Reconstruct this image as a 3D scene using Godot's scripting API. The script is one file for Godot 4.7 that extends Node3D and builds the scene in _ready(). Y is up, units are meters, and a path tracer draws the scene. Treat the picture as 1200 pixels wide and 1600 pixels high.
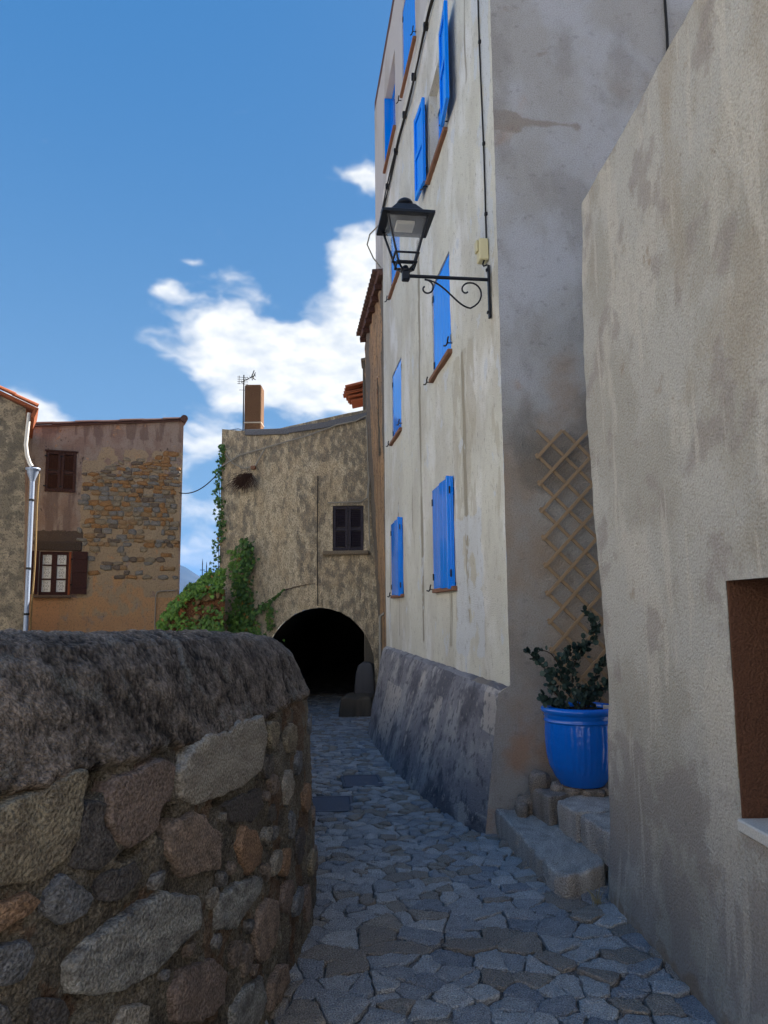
extends Node3D
# A narrow cobbled alley between old plastered houses, an arched passage at its end.

var M := {}
var T := {}
var taken := {}
var boxes := {}
var rng := RandomNumberGenerator.new()

# ---------------------------------------------------------------- geometry
class Geo:
	var v := PackedVector3Array()
	var n := PackedVector3Array()
	var c := PackedColorArray()
	var ix := PackedInt32Array()

	func face(pts: Array, out: Vector3, col := Color.WHITE) -> void:
		var nn: Vector3 = (pts[1] - pts[0]).cross(pts[2] - pts[0]).normalized()
		var p := pts
		if nn.dot(out) < 0.0:
			nn = -nn
			p = pts.duplicate()
			p.reverse()
		var b := v.size()
		for q in p:
			v.append(q); n.append(nn); c.append(col)
		for i in range(1, p.size() - 1):
			ix.append(b); ix.append(b + i + 1); ix.append(b + i)

	# nu columns by nv rows of points; the front looks along du x dv
	func grid(p: PackedVector3Array, nu: int, nv: int, cols := PackedColorArray(), skip := {}) -> void:
		var b := v.size()
		v.append_array(p)
		if cols.size() == p.size():
			c.append_array(cols)
		else:
			for i in p.size():
				c.append(Color.WHITE)
		for j in nv:
			for i in nu:
				var l := p[j * nu + maxi(i - 1, 0)]
				var r := p[j * nu + mini(i + 1, nu - 1)]
				var d := p[maxi(j - 1, 0) * nu + i]
				var t := p[mini(j + 1, nv - 1) * nu + i]
				n.append((r - l).cross(t - d).normalized())
		for j in nv - 1:
			for i in nu - 1:
				if skip.has(Vector2i(i, j)):
					continue
				var a := b + j * nu + i
				ix.append(a); ix.append(a + nu + 1); ix.append(a + 1)
				ix.append(a); ix.append(a + nu); ix.append(a + nu + 1)

	func smooth(from := 0) -> void:
		n.resize(v.size())
		for i in range(from, v.size()):
			n[i] = Vector3.ZERO
		for k in range(0, ix.size(), 3):
			if ix[k] < from:
				continue
			var a := v[ix[k]]
			var f := (v[ix[k + 2]] - a).cross(v[ix[k + 1]] - a)
			for q in 3:
				n[ix[k + q]] += f
		for i in range(from, v.size()):
			n[i] = n[i].normalized()

	func tube(p: Array, r: float, sides := 8, col := Color.WHITE, r_end := -1.0) -> void:
		var b := v.size()
		var up := Vector3.UP
		for i in p.size():
			var t: Vector3 = (p[mini(i + 1, p.size() - 1)] - p[maxi(i - 1, 0)]).normalized()
			if absf(t.dot(up)) > 0.92:
				up = Vector3.RIGHT if absf(t.x) < 0.9 else Vector3.BACK
			var s := t.cross(up).normalized()
			var w := s.cross(t).normalized()
			up = w
			var rr := r if r_end < 0.0 else lerpf(r, r_end, float(i) / (p.size() - 1))
			for k in sides:
				var a := TAU * k / sides
				var o := s * cos(a) + w * sin(a)
				v.append(p[i] + o * rr); n.append(o); c.append(col)
		for i in p.size() - 1:
			for k in sides:
				var a := b + i * sides + k
				var e := b + i * sides + (k + 1) % sides
				ix.append(a); ix.append(e); ix.append(a + sides)
				ix.append(e); ix.append(e + sides); ix.append(a + sides)
		for side in [0, p.size() - 1]:
			var ring := []
			for k in sides:
				ring.append(v[b + side * sides + k])
			var t: Vector3 = p[1] - p[0] if side == 0 else p[-2] - p[-1]
			face(ring, -t, col)

	func lathe(prof: Array, seg: int, wave := 0.0, waves := 0, from_y := 0.0, to_y := 0.0) -> void:
		var p := PackedVector3Array()
		for q in prof:
			for k in seg + 1:
				var a := TAU * k / seg
				var r: float = q.x
				if waves > 0 and q.y > from_y and q.y < to_y:
					r += wave * cos(a * waves)
				p.append(Vector3(sin(a) * r, q.y, cos(a) * r))
		grid(p, seg + 1, prof.size())

	func add(o: Geo, xf := Transform3D()) -> void:
		var b := v.size()
		for i in o.v.size():
			v.append(xf * o.v[i]); n.append((xf.basis * o.n[i]).normalized()); c.append(o.c[i])
		for i in o.ix:
			ix.append(b + i)

	func mesh() -> ArrayMesh:
		var a := []
		a.resize(Mesh.ARRAY_MAX)
		a[Mesh.ARRAY_VERTEX] = v
		a[Mesh.ARRAY_NORMAL] = n
		a[Mesh.ARRAY_COLOR] = c
		a[Mesh.ARRAY_INDEX] = ix
		var m := ArrayMesh.new()
		m.add_surface_from_arrays(Mesh.PRIMITIVE_TRIANGLES, a)
		return m


func bevel_box(s: Vector3, b: float) -> ArrayMesh:
	var key := "%s %.4f" % [s, b]
	if boxes.has(key):
		return boxes[key]
	var g := Geo.new()
	var h := s / 2.0
	b = minf(b, 0.45 * minf(s.x, minf(s.y, s.z)))
	var at := func(sx: int, sy: int, sz: int, axis: int) -> Vector3:
		var q := Vector3(h.x - b, h.y - b, h.z - b)
		q[axis] += b
		return Vector3(q.x * sx, q.y * sy, q.z * sz)
	for axis in 3:
		for s1 in [-1, 1]:
			var pts := []
			for k in [[-1, -1], [1, -1], [1, 1], [-1, 1]]:
				var sg := [0, 0, 0]
				sg[axis] = s1; sg[(axis + 1) % 3] = k[0]; sg[(axis + 2) % 3] = k[1]
				pts.append(at.call(sg[0], sg[1], sg[2], axis))
			var o := Vector3.ZERO
			o[axis] = s1
			g.face(pts, o)
	for axis in 3:
		var a1 := (axis + 1) % 3
		var a2 := (axis + 2) % 3
		for s1 in [-1, 1]:
			for s2 in [-1, 1]:
				var pts := []
				for e in [[-1, a1], [1, a1], [1, a2], [-1, a2]]:
					var sg := [0, 0, 0]
					sg[axis] = e[0]; sg[a1] = s1; sg[a2] = s2
					pts.append(at.call(sg[0], sg[1], sg[2], e[1]))
				var o := Vector3.ZERO
				o[a1] = s1; o[a2] = s2
				g.face(pts, o)
	for sx in [-1, 1]:
		for sy in [-1, 1]:
			for sz in [-1, 1]:
				g.face([at.call(sx, sy, sz, 0), at.call(sx, sy, sz, 1), at.call(sx, sy, sz, 2)], Vector3(sx, sy, sz))
	boxes[key] = g.mesh()
	return boxes[key]


# An uneven stone over a 2D outline: rings of [scale, height], outline cut into steps of sub, rough in metres.
func lump(poly: PackedVector2Array, sub: float, rings: Array, rough: float, freq: float, seed_: int, col := Color.WHITE, col2 := Color.WHITE, tilt := Vector2.ZERO, worn := 0.2) -> Geo:
	var area := 0.0
	for i in poly.size():
		area += poly[i].cross(poly[(i + 1) % poly.size()])
	if area < 0.0:
		poly.reverse()
	var nz: FastNoiseLite = T.lump_noise
	var o := Vector2(seed_ * 7.31, seed_ * 3.17)
	var pts := PackedVector2Array()
	for i in poly.size():
		var a := poly[i]
		var b := poly[(i + 1) % poly.size()]
		var k := maxi(1, int(round(a.distance_to(b) / sub)))
		for j in k:
			pts.append(a.lerp(b, float(j) / k))
	# round off the corners a little, then make the outline uneven
	var q := PackedVector2Array()
	var cen := Vector2.ZERO
	for i in pts.size():
		var s := pts[i] * (1.0 - 2.0 * worn) + pts[i - 1] * worn + pts[(i + 1) % pts.size()] * worn
		s += Vector2(nz.get_noise_2dv(s * freq * 1.3 + o), nz.get_noise_2dv(s * freq * 1.3 + o + Vector2(57, 31))) * rough * 1.2
		q.append(s)
		cen += s
	cen /= q.size()
	var g := Geo.new()
	var m := q.size()
	for r in rings:
		for s in q:
			var p: Vector2 = cen + (s - cen) * r[0]
			p += (s - cen).normalized() * nz.get_noise_3d(s.x * freq * 1.6, s.y * freq * 1.6, r[1] * freq * 2.2 + o.x) * rough * 0.9 * r[0]
			var d: float = nz.get_noise_2dv(p * freq + o) * rough + (p - cen).dot(tilt)
			var t: float = clampf(0.5 + 0.9 * nz.get_noise_2dv(p * freq * 1.7 + o + Vector2(9, 77)), 0.0, 1.0)
			g.v.append(Vector3(p.x, p.y, r[1] + d)); g.c.append(col.lerp(col2, t))
	g.v.append(Vector3(cen.x, cen.y, rings[-1][1] + nz.get_noise_2dv(cen * freq + o) * rough)); g.c.append(col)
	for k in rings.size() - 1:
		for i in m:
			var a := k * m + i
			var b := k * m + (i + 1) % m
			g.ix.append(a); g.ix.append(b + m); g.ix.append(b)
			g.ix.append(a); g.ix.append(a + m); g.ix.append(b + m)
	var last := (rings.size() - 1) * m
	for i in m:
		g.ix.append(last + i); g.ix.append(g.v.size() - 1); g.ix.append(last + (i + 1) % m)
	g.smooth()
	return g


func cuts(a: float, b: float, step: float, extra: Array) -> PackedFloat32Array:
	var l := [a, b]
	for e in extra:
		if e > a + 1e-4 and e < b - 1e-4:
			l.append(e)
	l.sort()
	var out := PackedFloat32Array()
	for i in l.size() - 1:
		if l[i + 1] - l[i] < 1e-4:
			continue
		var k := maxi(1, int(round((l[i + 1] - l[i]) / step)))
		for j in k:
			out.append(lerpf(l[i], l[i + 1], float(j) / k))
	out.append(b)
	return out


# A wall sheet over (u, w) with rectangular openings; f turns (u, w) into a point, into is the way into the wall.
func wall_sheet(u0: float, u1: float, w0: float, w1: float, step: float, holes: Array, f: Callable, into: Vector3, reveal: float, flip := false) -> Geo:
	var eu := []
	var ew := []
	for h in holes:
		eu.append(h.position.x); eu.append(h.end.x); ew.append(h.position.y); ew.append(h.end.y)
	var us := cuts(u0, u1, step, eu)
	var ws := cuts(w0, w1, step, ew)
	var p := PackedVector3Array()
	for w in ws:
		for i in us.size():
			p.append(f.call(us[us.size() - 1 - i] if flip else us[i], w))
	var skip := {}
	for j in ws.size() - 1:
		for i in us.size() - 1:
			var k := us.size() - 2 - i if flip else i
			var mid := Vector2((us[k] + us[k + 1]) / 2, (ws[j] + ws[j + 1]) / 2)
			for h in holes:
				if h.has_point(mid):
					skip[Vector2i(i, j)] = true
	var g := Geo.new()
	g.grid(p, us.size(), ws.size(), PackedColorArray(), skip)
	for h in holes:
		var cs := [h.position, Vector2(h.end.x, h.position.y), h.end, Vector2(h.position.x, h.end.y)]
		var mid: Vector3 = f.call(h.get_center().x, h.get_center().y)
		for i in 4:
			var a: Vector3 = f.call(cs[i].x, cs[i].y)
			var b: Vector3 = f.call(cs[(i + 1) % 4].x, cs[(i + 1) % 4].y)
			g.face([a, b, b + into * reveal, a + into * reveal], mid - (a + b) / 2)
	return g


# ---------------------------------------------------------------- scene tree
func numbered(called: String) -> String:
	if not taken.has(called):
		taken[called] = 0
		return called
	taken[called] += 1
	return "%s_%03d" % [called, taken[called]]


func tag(o: Node, label := "", category := "", group := "", kind := "") -> Node:
	for k in [["label", label], ["category", category], ["group", group], ["kind", kind]]:
		if k[1] != "":
			o.set_meta(k[0], k[1])
	return o


func thing(called: String, label: String, category: String, at := Vector3.ZERO, turn := 0.0, group := "") -> Node3D:
	var o := Node3D.new()
	o.name = numbered(called)
	add_child(o)
	o.position = at
	o.rotation.y = turn
	tag(o, label, category, group)
	return o


func put(parent: Node, called: String, mesh: Mesh, mat: Material, xf := Transform3D()) -> MeshInstance3D:
	var o := MeshInstance3D.new()
	o.name = called if parent != self else numbered(called)
	o.mesh = mesh
	o.material_override = mat
	o.transform = xf
	parent.add_child(o, true)
	return o


func sub(parent: Node, called: String, xf := Transform3D()) -> Node3D:
	var o := Node3D.new()
	o.name = called
	o.transform = xf
	parent.add_child(o, true)
	return o


func box(parent: Node, called: String, mat: Material, at: Vector3, size: Vector3, basis_ := Basis(), bev := 0.004) -> MeshInstance3D:
	return put(parent, called, bevel_box(size, bev), mat, Transform3D(basis_, at))


# ---------------------------------------------------------------- textures and materials
func c8(r: int, g: int, b: int) -> Color:
	return Color8(r, g, b)


func lin(r: int, g: int, b: int) -> Color:
	return Color8(r, g, b).srgb_to_linear()


func noise(seed_: int, freq: float, oct := 4, kind := FastNoiseLite.TYPE_SIMPLEX_SMOOTH) -> FastNoiseLite:
	var f := FastNoiseLite.new()
	f.seed = seed_
	f.frequency = freq
	f.noise_type = kind
	f.fractal_octaves = oct
	f.fractal_gain = 0.58
	return f


# A seamless noise picture, its values stretched between lo and hi and coloured from a to b.
func grain(size: int, seed_: int, freq: float, oct: int, lo: float, hi: float, a: Color, b: Color, kind := FastNoiseLite.TYPE_SIMPLEX_SMOOTH) -> ImageTexture:
	var src := noise(seed_, freq, oct, kind).get_seamless_image(size, size).get_data()
	var out := PackedByteArray()
	out.resize(size * size * 3)
	var lut := []
	for i in 256:
		var t := smoothstep(lo, hi, i / 255.0)
		var k := a.lerp(b, t)
		lut.append([int(k.r * 255), int(k.g * 255), int(k.b * 255)])
	for i in size * size:
		var e: Array = lut[src[i]]
		out[i * 3] = e[0]
		out[i * 3 + 1] = e[1]
		out[i * 3 + 2] = e[2]
	return ImageTexture.create_from_image(Image.create_from_data(size, size, false, Image.FORMAT_RGB8, out))


# A wall's own colour map: coats, repairs, run marks, lichen, each a layer with an uneven outline.
class Paint:
	var w: int
	var h: int
	var img: Image

	func _init(width: int, height: int, col: Color) -> void:
		w = width
		h = height
		img = Image.create(w, h, false, Image.FORMAT_RGBA8)
		img.fill(col)

	func field(seed_: int, freq: float, oct := 4, sx := 1.0, sy := 1.0) -> PackedByteArray:
		var f := FastNoiseLite.new()
		f.seed = seed_
		f.frequency = freq
		f.noise_type = FastNoiseLite.TYPE_SIMPLEX_SMOOTH
		f.fractal_octaves = oct
		f.fractal_gain = 0.58
		var i := f.get_image(maxi(4, int(w / sx)), maxi(4, int(h / sy)))
		i.resize(w, h, Image.INTERPOLATE_CUBIC)
		return i.get_data()

	# spots: [x0, y0, x1, y1, amount] in shares of the picture, amount 0 to 1 (0.5 changes nothing), on a neutral or empty ground
	func spots(list: Array, ground: float, cells := 96) -> PackedByteArray:
		var i := Image.create(cells, cells, false, Image.FORMAT_L8)
		i.fill(Color(ground, ground, ground))
		for s in list:
			i.fill_rect(Rect2i(int(s[0] * cells), int(s[1] * cells), maxi(1, int((s[2] - s[0]) * cells)), maxi(1, int((s[3] - s[1]) * cells))), Color(s[4], s[4], s[4]))
		i.resize(w, h, Image.INTERPOLATE_BILINEAR)
		return i.get_data()

	func layer(col: Color, src: PackedByteArray, lo: float, hi: float, strength: float, mask := PackedByteArray()) -> void:
		var over := Image.create(w, h, false, Image.FORMAT_RGBA8)
		over.fill(col)
		var d := over.get_data()
		var lut := PackedByteArray()
		lut.resize(768)
		for i in 768:
			lut[i] = int(255.0 * strength * smoothstep(lo, hi, (i - 256) / 255.0))
		if mask.is_empty():
			for i in w * h:
				d[i * 4 + 3] = lut[src[i] + 256]
		else:
			for i in w * h:
				d[i * 4 + 3] = lut[src[i] + mask[i] + 128]
		img.blend_rect(Image.create_from_data(w, h, false, Image.FORMAT_RGBA8, d), Rect2i(0, 0, w, h), Vector2i.ZERO)

	func tex() -> ImageTexture:
		img.convert(Image.FORMAT_RGB8)
		return ImageTexture.create_from_image(img)


func plain(col: Color, rough := 0.8, metal := 0.0, grain_tex: Texture2D = null, scale_ := 3.0, bump: Texture2D = null, bump_cm := 0.0) -> StandardMaterial3D:
	var m := StandardMaterial3D.new()
	m.albedo_color = col
	m.roughness = rough
	m.metallic = metal
	m.metallic_specular = 0.4
	if grain_tex or bump:
		m.uv1_triplanar = true
		m.uv1_world_triplanar = true
		m.uv1_triplanar_sharpness = 4.0
		m.uv1_scale = Vector3.ONE * scale_
		m.albedo_texture = grain_tex
	if bump:
		m.heightmap_enabled = true
		m.heightmap_texture = bump
		m.heightmap_scale = bump_cm
	return m


func tinted(rough := 0.9, grain_tex: Texture2D = null, scale_ := 3.0, bump: Texture2D = null, bump_cm := 0.0) -> StandardMaterial3D:
	var m := plain(Color.WHITE, rough, 0.0, grain_tex, scale_, bump, bump_cm)
	m.vertex_color_use_as_albedo = true
	m.metallic_specular = 0.3
	return m


# Plaster: fine grain in world space under a colour map laid flat over the wall's own axes.
# across: "x" for a wall that looks along x (the map runs along -z), "z" for one that looks along z (it runs along x).
func coated(map: Texture2D, across: String, u0: float, y0: float, wide: float, high: float, scale_ := 1.6, bump_cm := 0.5, bump: Texture2D = null) -> StandardMaterial3D:
	var m := plain(Color.WHITE, 0.95, 0.0, T.plaster, scale_, bump if bump else T.plaster_h, bump_cm)
	m.metallic_specular = 0.25
	m.detail_enabled = true
	m.detail_blend_mode = BaseMaterial3D.BLEND_MODE_MUL
	m.detail_uv_layer = BaseMaterial3D.DETAIL_UV_2
	m.detail_albedo = map
	m.uv2_triplanar = true
	m.uv2_triplanar_sharpness = 12.0
	if across == "x":
		m.uv2_scale = Vector3(1.0 / wide, 1.0 / high, 1.0 / wide)
		m.uv2_offset = Vector3(0, -(y0 + high) / high, u0 / wide)
	else:
		m.uv2_scale = Vector3(1.0 / wide, 1.0 / high, 1.0 / wide)
		m.uv2_offset = Vector3(-u0 / wide, -(y0 + high) / high, 0)
	return m


# ---------------------------------------------------------------- the lie of the land
func ground(d: float) -> float:
	if d < 4.5:
		return 0.025 + 0.008 * (4.5 - maxf(d, -4.0))
	return -0.043 - 0.0494 * (minf(d, 12.9) - 5.88) - 0.02 * maxf(0.0, minf(d, 17.0) - 12.9)


const WALL_D := [-3.0, 0.1, 0.8, 1.4, 1.764, 2.0, 2.35, 2.71, 3.17, 3.66, 4.2, 4.8, 5.6, 7.2, 9.5, 12.5, 16.3]
const WALL_X := [-2.9, -1.55, -1.25, -1.0, -0.855, -0.764, -0.652, -0.58, -0.51, -0.455, -0.421, -0.47, -0.62, -0.95, -1.35, -1.9, -2.6]


func along(xs: Array, ys: Array, x: float) -> float:
	if x <= xs[0]:
		return ys[0]
	for i in xs.size() - 1:
		if x <= xs[i + 1]:
			return lerpf(ys[i], ys[i + 1], (x - xs[i]) / (xs[i + 1] - xs[i]))
	return ys[-1]


# where the parapet's alley face stands at distance d
func parapet_x(d: float) -> float:
	var s := 0.0
	for k in 5:
		s += along(WALL_D, WALL_X, d + (k - 2) * 0.08)
	return s / 5.0


const FACADE := 0.1285
const PLINTH_S := [0.0, 0.25, 0.7, 1.3, 3.0, 4.9, 6.9]
const PLINTH_P := [0.21, 0.28, 0.35, 0.40, 0.47, 0.43, 0.35]


func alley_right(d: float) -> float:
	if d < 4.5:
		return 1.221 + 0.04 * (4.488 - d)
	if d < 5.85:
		return 1.35
	if d < 12.9:
		return 0.937 - FACADE * (d - 5.9) - along(PLINTH_S, PLINTH_P, d - 5.9) + 0.05
	return 0.937 - FACADE * (d - 5.9) if d < 15.8 else 0.1


func make_textures() -> void:
	T.lump_noise = noise(5, 1.0, 3)
	T.plaster = grain(512, 11, 0.09, 5, 0.2, 0.75, c8(232, 231, 229), c8(255, 255, 255))
	T.plaster_h = grain(512, 12, 0.07, 5, 0.1, 0.9, Color.BLACK, Color.WHITE)
	T.pitted_h = grain(512, 13, 0.05, 5, 0.25, 0.6, Color.BLACK, Color.WHITE)
	T.stone = grain(512, 14, 0.05, 6, 0.2, 0.75, c8(188, 186, 184), c8(255, 255, 255))
	T.stone_h = grain(512, 15, 0.035, 6, 0.1, 0.9, Color.BLACK, Color.WHITE)
	T.lichen = grain(512, 16, 0.06, 6, 0.35, 0.72, c8(178, 172, 168), c8(255, 255, 255))
	T.wood = grain(256, 17, 0.03, 4, 0.2, 0.8, c8(190, 180, 170), c8(255, 255, 255))
	T.paint_h = grain(256, 18, 0.02, 4, 0.2, 0.8, Color.BLACK, Color.WHITE)


func make_materials() -> void:
	M.cobble = tinted(0.7, T.stone, 4.0, T.stone_h, 0.9)
	M.rubble = tinted(0.92, T.stone, 3.2, T.stone_h, 0.7)
	M.cap = tinted(0.95, T.stone, 3.0, T.pitted_h, 0.7)
	M.far_stone = tinted(0.95, T.stone, 2.0, T.stone_h, 1.0)
	M.joint = plain(c8(96, 92, 87), 0.95, 0.0, T.stone, 3.0, T.pitted_h, 1.0)
	M.blue = plain(c8(4, 134, 250), 0.1)
	M.blue.metallic_specular = 0.5
	M.black_iron = plain(c8(24, 25, 30), 0.5)
	M.lamp_iron = plain(c8(20, 24, 34), 0.42)
	M.brick = plain(c8(158, 116, 94), 0.9, 0.0, T.stone, 5.0, T.stone_h, 0.4)
	M.terracotta = plain(c8(178, 102, 66), 0.9, 0.0, T.lichen, 2.0, T.stone_h, 0.4)
	M.old_tile = plain(c8(120, 92, 84), 0.92, 0.0, T.lichen, 2.0, T.stone_h, 0.4)
	M.dark = plain(c8(132, 124, 114), 0.95, 0.0, T.plaster, 2.0)
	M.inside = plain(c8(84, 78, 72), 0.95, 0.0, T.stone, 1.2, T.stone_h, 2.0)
	M.brown_paint = plain(c8(70, 34, 30), 0.6, 0.0, T.wood, 3.0)
	M.brown_louvre = plain(c8(84, 54, 46), 0.7, 0.0, T.wood, 3.0)
	M.slate_paint = plain(c8(50, 46, 62), 0.6, 0.0, T.wood, 3.0)
	M.glass = plain(Color(0.9, 0.95, 1.0, 0.12), 0.05)
	M.glass.transparency = BaseMaterial3D.TRANSPARENCY_ALPHA
	M.cable = plain(c8(34, 33, 32), 0.7)
	M.pale_cable = plain(c8(150, 146, 136), 0.8)
	M.timber = plain(c8(158, 134, 106), 0.85)
	M.zinc = plain(c8(158, 172, 196), 0.38, 0.25, T.plaster, 1.0)
	M.white_paint = plain(c8(210, 208, 202), 0.7, 0.0, T.plaster, 2.0)
	M.soil = plain(c8(56, 44, 36), 1.0, 0.0, T.stone, 8.0, T.pitted_h, 2.0)
	M.grate = plain(c8(112, 118, 132), 0.6, 0.3, T.stone, 6.0)


# ---------------------------------------------------------------- sky
func cloud_cover(az: float, el: float, fine: FastNoiseLite, wide: FastNoiseLite, warp: FastNoiseLite) -> float:
	var x := az + 1.6 * warp.get_noise_2d(az * 5.0, el * 8.0)
	var y := el + 1.0 * warp.get_noise_2d(az * 5.0 + 311.0, el * 8.0)
	var f := fine.get_noise_3d(sin(deg_to_rad(x)) * 60.0, y * 2.3, cos(deg_to_rad(x)) * 60.0)
	var g := -0.55
	# the banks in view: [azimuth, elevation, half width, half height, weight]
	for b in [[-9.6, 18.2, 7.6, 3.3, 1.25], [-13.0, 20.6, 4.6, 2.6, 0.6], [-2.5, 16.8, 7.0, 3.4, 1.2], [-0.6, 24.0, 4.2, 4.4, 1.05], [5.0, 22.0, 7.0, 7.0, 1.1], [-1.5, 30.8, 3.4, 0.9, 0.8], [-5.5, 29.3, 1.5, 0.5, 0.5],
			[-15.0, 24.9, 2.0, 0.5, 0.52], [-16.4, 22.9, 1.1, 0.9, 0.55], [-13.0, 12.2, 5.0, 1.5, 0.8], [-13.5, 6.8, 9.0, 2.4, 0.85], [-25.0, 13.4, 4.0, 1.7, 0.95], [-40.0, 11.0, 9.0, 3.0, 0.9]]:
		var e := Vector2((x - b[0]) / b[2], (y - b[1]) / b[3]).length_squared()
		if e < 6.0:
			g += 1.25 * b[4] * exp(-e)
	# the same kind of cloud all round the sky
	if az < -30.0 or az > 8.0:
		var a := deg_to_rad(x)
		var away := clampf(minf(absf(az + 30.0), absf(az - 8.0)) / 10.0, 0.0, 1.0)
		var k := wide.get_noise_3d(sin(a) * 3.0, y * 0.11, cos(a) * 3.0)
		g = maxf(g, lerpf(-0.55, 0.10 + 1.9 * k, away) - maxf(0.0, absf(y - 18.0) - 12.0) * 0.05)
	return smoothstep(-0.05, 0.75, g + 1.25 * f)


func sky_colour(az: float, el: float, n: Array, sun: Vector3) -> Color:
	var e := deg_to_rad(maxf(el, 0.0))
	var a := deg_to_rad(az)
	var dir := Vector3(sin(a) * cos(e), sin(e), -cos(a) * cos(e))
	var t := pow(1.0 - sin(e), 2.6)
	var c := Color(0.040, 0.190, 0.475).lerp(Color(0.30, 0.51, 0.72), t)
	var near_sun := maxf(0.0, dir.dot(sun))
	c += Color(0.5, 0.5, 0.46) * (0.24 * pow(near_sun, 6.0))
	if el > 0.0 and el < 46.0:
		var m := cloud_cover(az, el, n[0], n[1], n[2])
		var soft: float = 0.5 + 0.5 * n[3].get_noise_2d(az * 10.0, el * 22.0)
		var white := Color(0.72, 0.77, 0.80).lerp(Color(1.12, 1.10, 1.04), clampf(soft * 1.3, 0.0, 1.0))
		c = c.lerp(white, m * clampf(el / 4.0, 0.35, 1.0) * (0.75 + 0.25 * soft))
	return c


func make_sky(sun: Vector3) -> Sky:
	var n := [noise(71, 0.075, 7), noise(72, 0.5, 3), noise(73, 0.02, 4), noise(74, 0.03, 6)]
	var w := 1024
	var h := 512
	var px := PackedFloat32Array()
	px.resize(w * h * 3)
	for j in h:
		var el := 90.0 - (j + 0.5) * 180.0 / h
		var flat_row := el <= 0.0 or el >= 46.0
		for i in w:
			var az := wrapf((i + 0.5) * 360.0 / w, -180.0, 180.0)
			var c := Color(0.34, 0.33, 0.30) if el <= -1.0 else sky_colour(az, el, n, sun)
			var k := (j * w + i) * 3
			px[k] = c.r; px[k + 1] = c.g; px[k + 2] = c.b
	var im := Image.create_from_data(w, h, false, Image.FORMAT_RGBF, px.to_byte_array())
	var big := 4096
	im.resize(big, big / 2, Image.INTERPOLATE_CUBIC)
	# the stretch in front of the lens once more, at the full number of pixels
	for j in range(int((90.0 - 46.0) / 180.0 * big / 2), int(90.0 / 180.0 * big / 2)):
		var el := 90.0 - (j + 0.5) * 360.0 / big
		for i in range(-360, 60):
			var az := (i + 0.5) * 360.0 / big
			im.set_pixel(posmod(i, big), j, sky_colour(az, el, n, sun))
	var m := PanoramaSkyMaterial.new()
	m.panorama = ImageTexture.create_from_image(im)
	var s := Sky.new()
	s.sky_material = m
	return s


# ---------------------------------------------------------------- land, path
func make_land() -> void:
	var nz := noise(21, 1.0, 4)
	var g := Geo.new()
	var radii := [0.0, 6.0, 14.0, 26.0, 45.0, 80.0, 150.0, 300.0, 600.0, 1200.0, 2400.0, 4500.0, 9000.0, 16000.0]
	var p := PackedVector3Array()
	var cols := PackedColorArray()
	for r in radii:
		for k in 97:
			var a := TAU * k / 96
			var y := -2.2
			if r > 40.0:
				y = -2.2 - 60.0 * smoothstep(40.0, 900.0, r) + 10.0 * nz.get_noise_2d(cos(a) * r * 0.004, sin(a) * r * 0.004) * smoothstep(80.0, 600.0, r)
			p.append(Vector3(sin(a) * r, y, -8.0 - cos(a) * r))
			var t := clampf(0.5 + nz.get_noise_2d(cos(a) * r * 0.01 + 9.0, sin(a) * r * 0.01), 0.0, 1.0)
			cols.append(Color(0.30, 0.26, 0.19).lerp(Color(0.12, 0.14, 0.07), t * smoothstep(30.0, 100.0, r)))
	g.grid(p, 97, radii.size(), cols)
	for i in g.n.size():
		g.n[i] = Vector3.UP
	tag(put(self, "ground", g.mesh(), tinted(1.0)), "", "", "", "structure")
	# far ridges beyond the valley
	var hz := noise(23, 1.0, 5)
	var m := Geo.new()
	p = PackedVector3Array()
	cols = PackedColorArray()
	for j in 14:
		var t := j / 13.0
		for k in 401:
			var az := deg_to_rad(-100.0 + k * 0.5)
			var deg := rad_to_deg(az)
			var top := 255.0 + 150.0 * hz.get_noise_1d(deg * 0.035 + 4.3) * smoothstep(4.0, 14.0, absf(deg + 14.0)) + 22.0 * hz.get_noise_1d(deg * 0.5)
			top += 215.0 * exp(-pow((deg + 15.6) / 2.3, 2.0))
			var r := 5600.0 + 1900.0 * t
			var rise := -70.0 + (top + 70.0) * pow(t, 0.8)
			rise += 26.0 * hz.get_noise_2d(k * 0.16, j * 0.6) * t * (1.0 - t) * 4.0
			p.append(Vector3(sin(az) * r, rise, -cos(az) * r))
			cols.append(Color(0.022, 0.032, 0.026).lerp(Color(0.045, 0.05, 0.04), clampf(0.4 + hz.get_noise_2d(k * 0.36, j * 1.3), 0, 1)))
	m.grid(p, 401, 14, cols)
	tag(put(self, "mountains", m.mesh(), tinted(1.0)), "", "", "", "structure")


func clip(poly: PackedVector2Array, a: Vector2, n: Vector2) -> PackedVector2Array:
	var out := PackedVector2Array()
	for i in poly.size():
		var p := poly[i]
		var q := poly[(i + 1) % poly.size()]
		var dp := (p - a).dot(n)
		var dq := (q - a).dot(n)
		if dp <= 0.0:
			out.append(p)
		if (dp < 0.0 and dq > 0.0) or (dp > 0.0 and dq < 0.0):
			out.append(p.lerp(q, dp / (dp - dq)))
	return out


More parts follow.
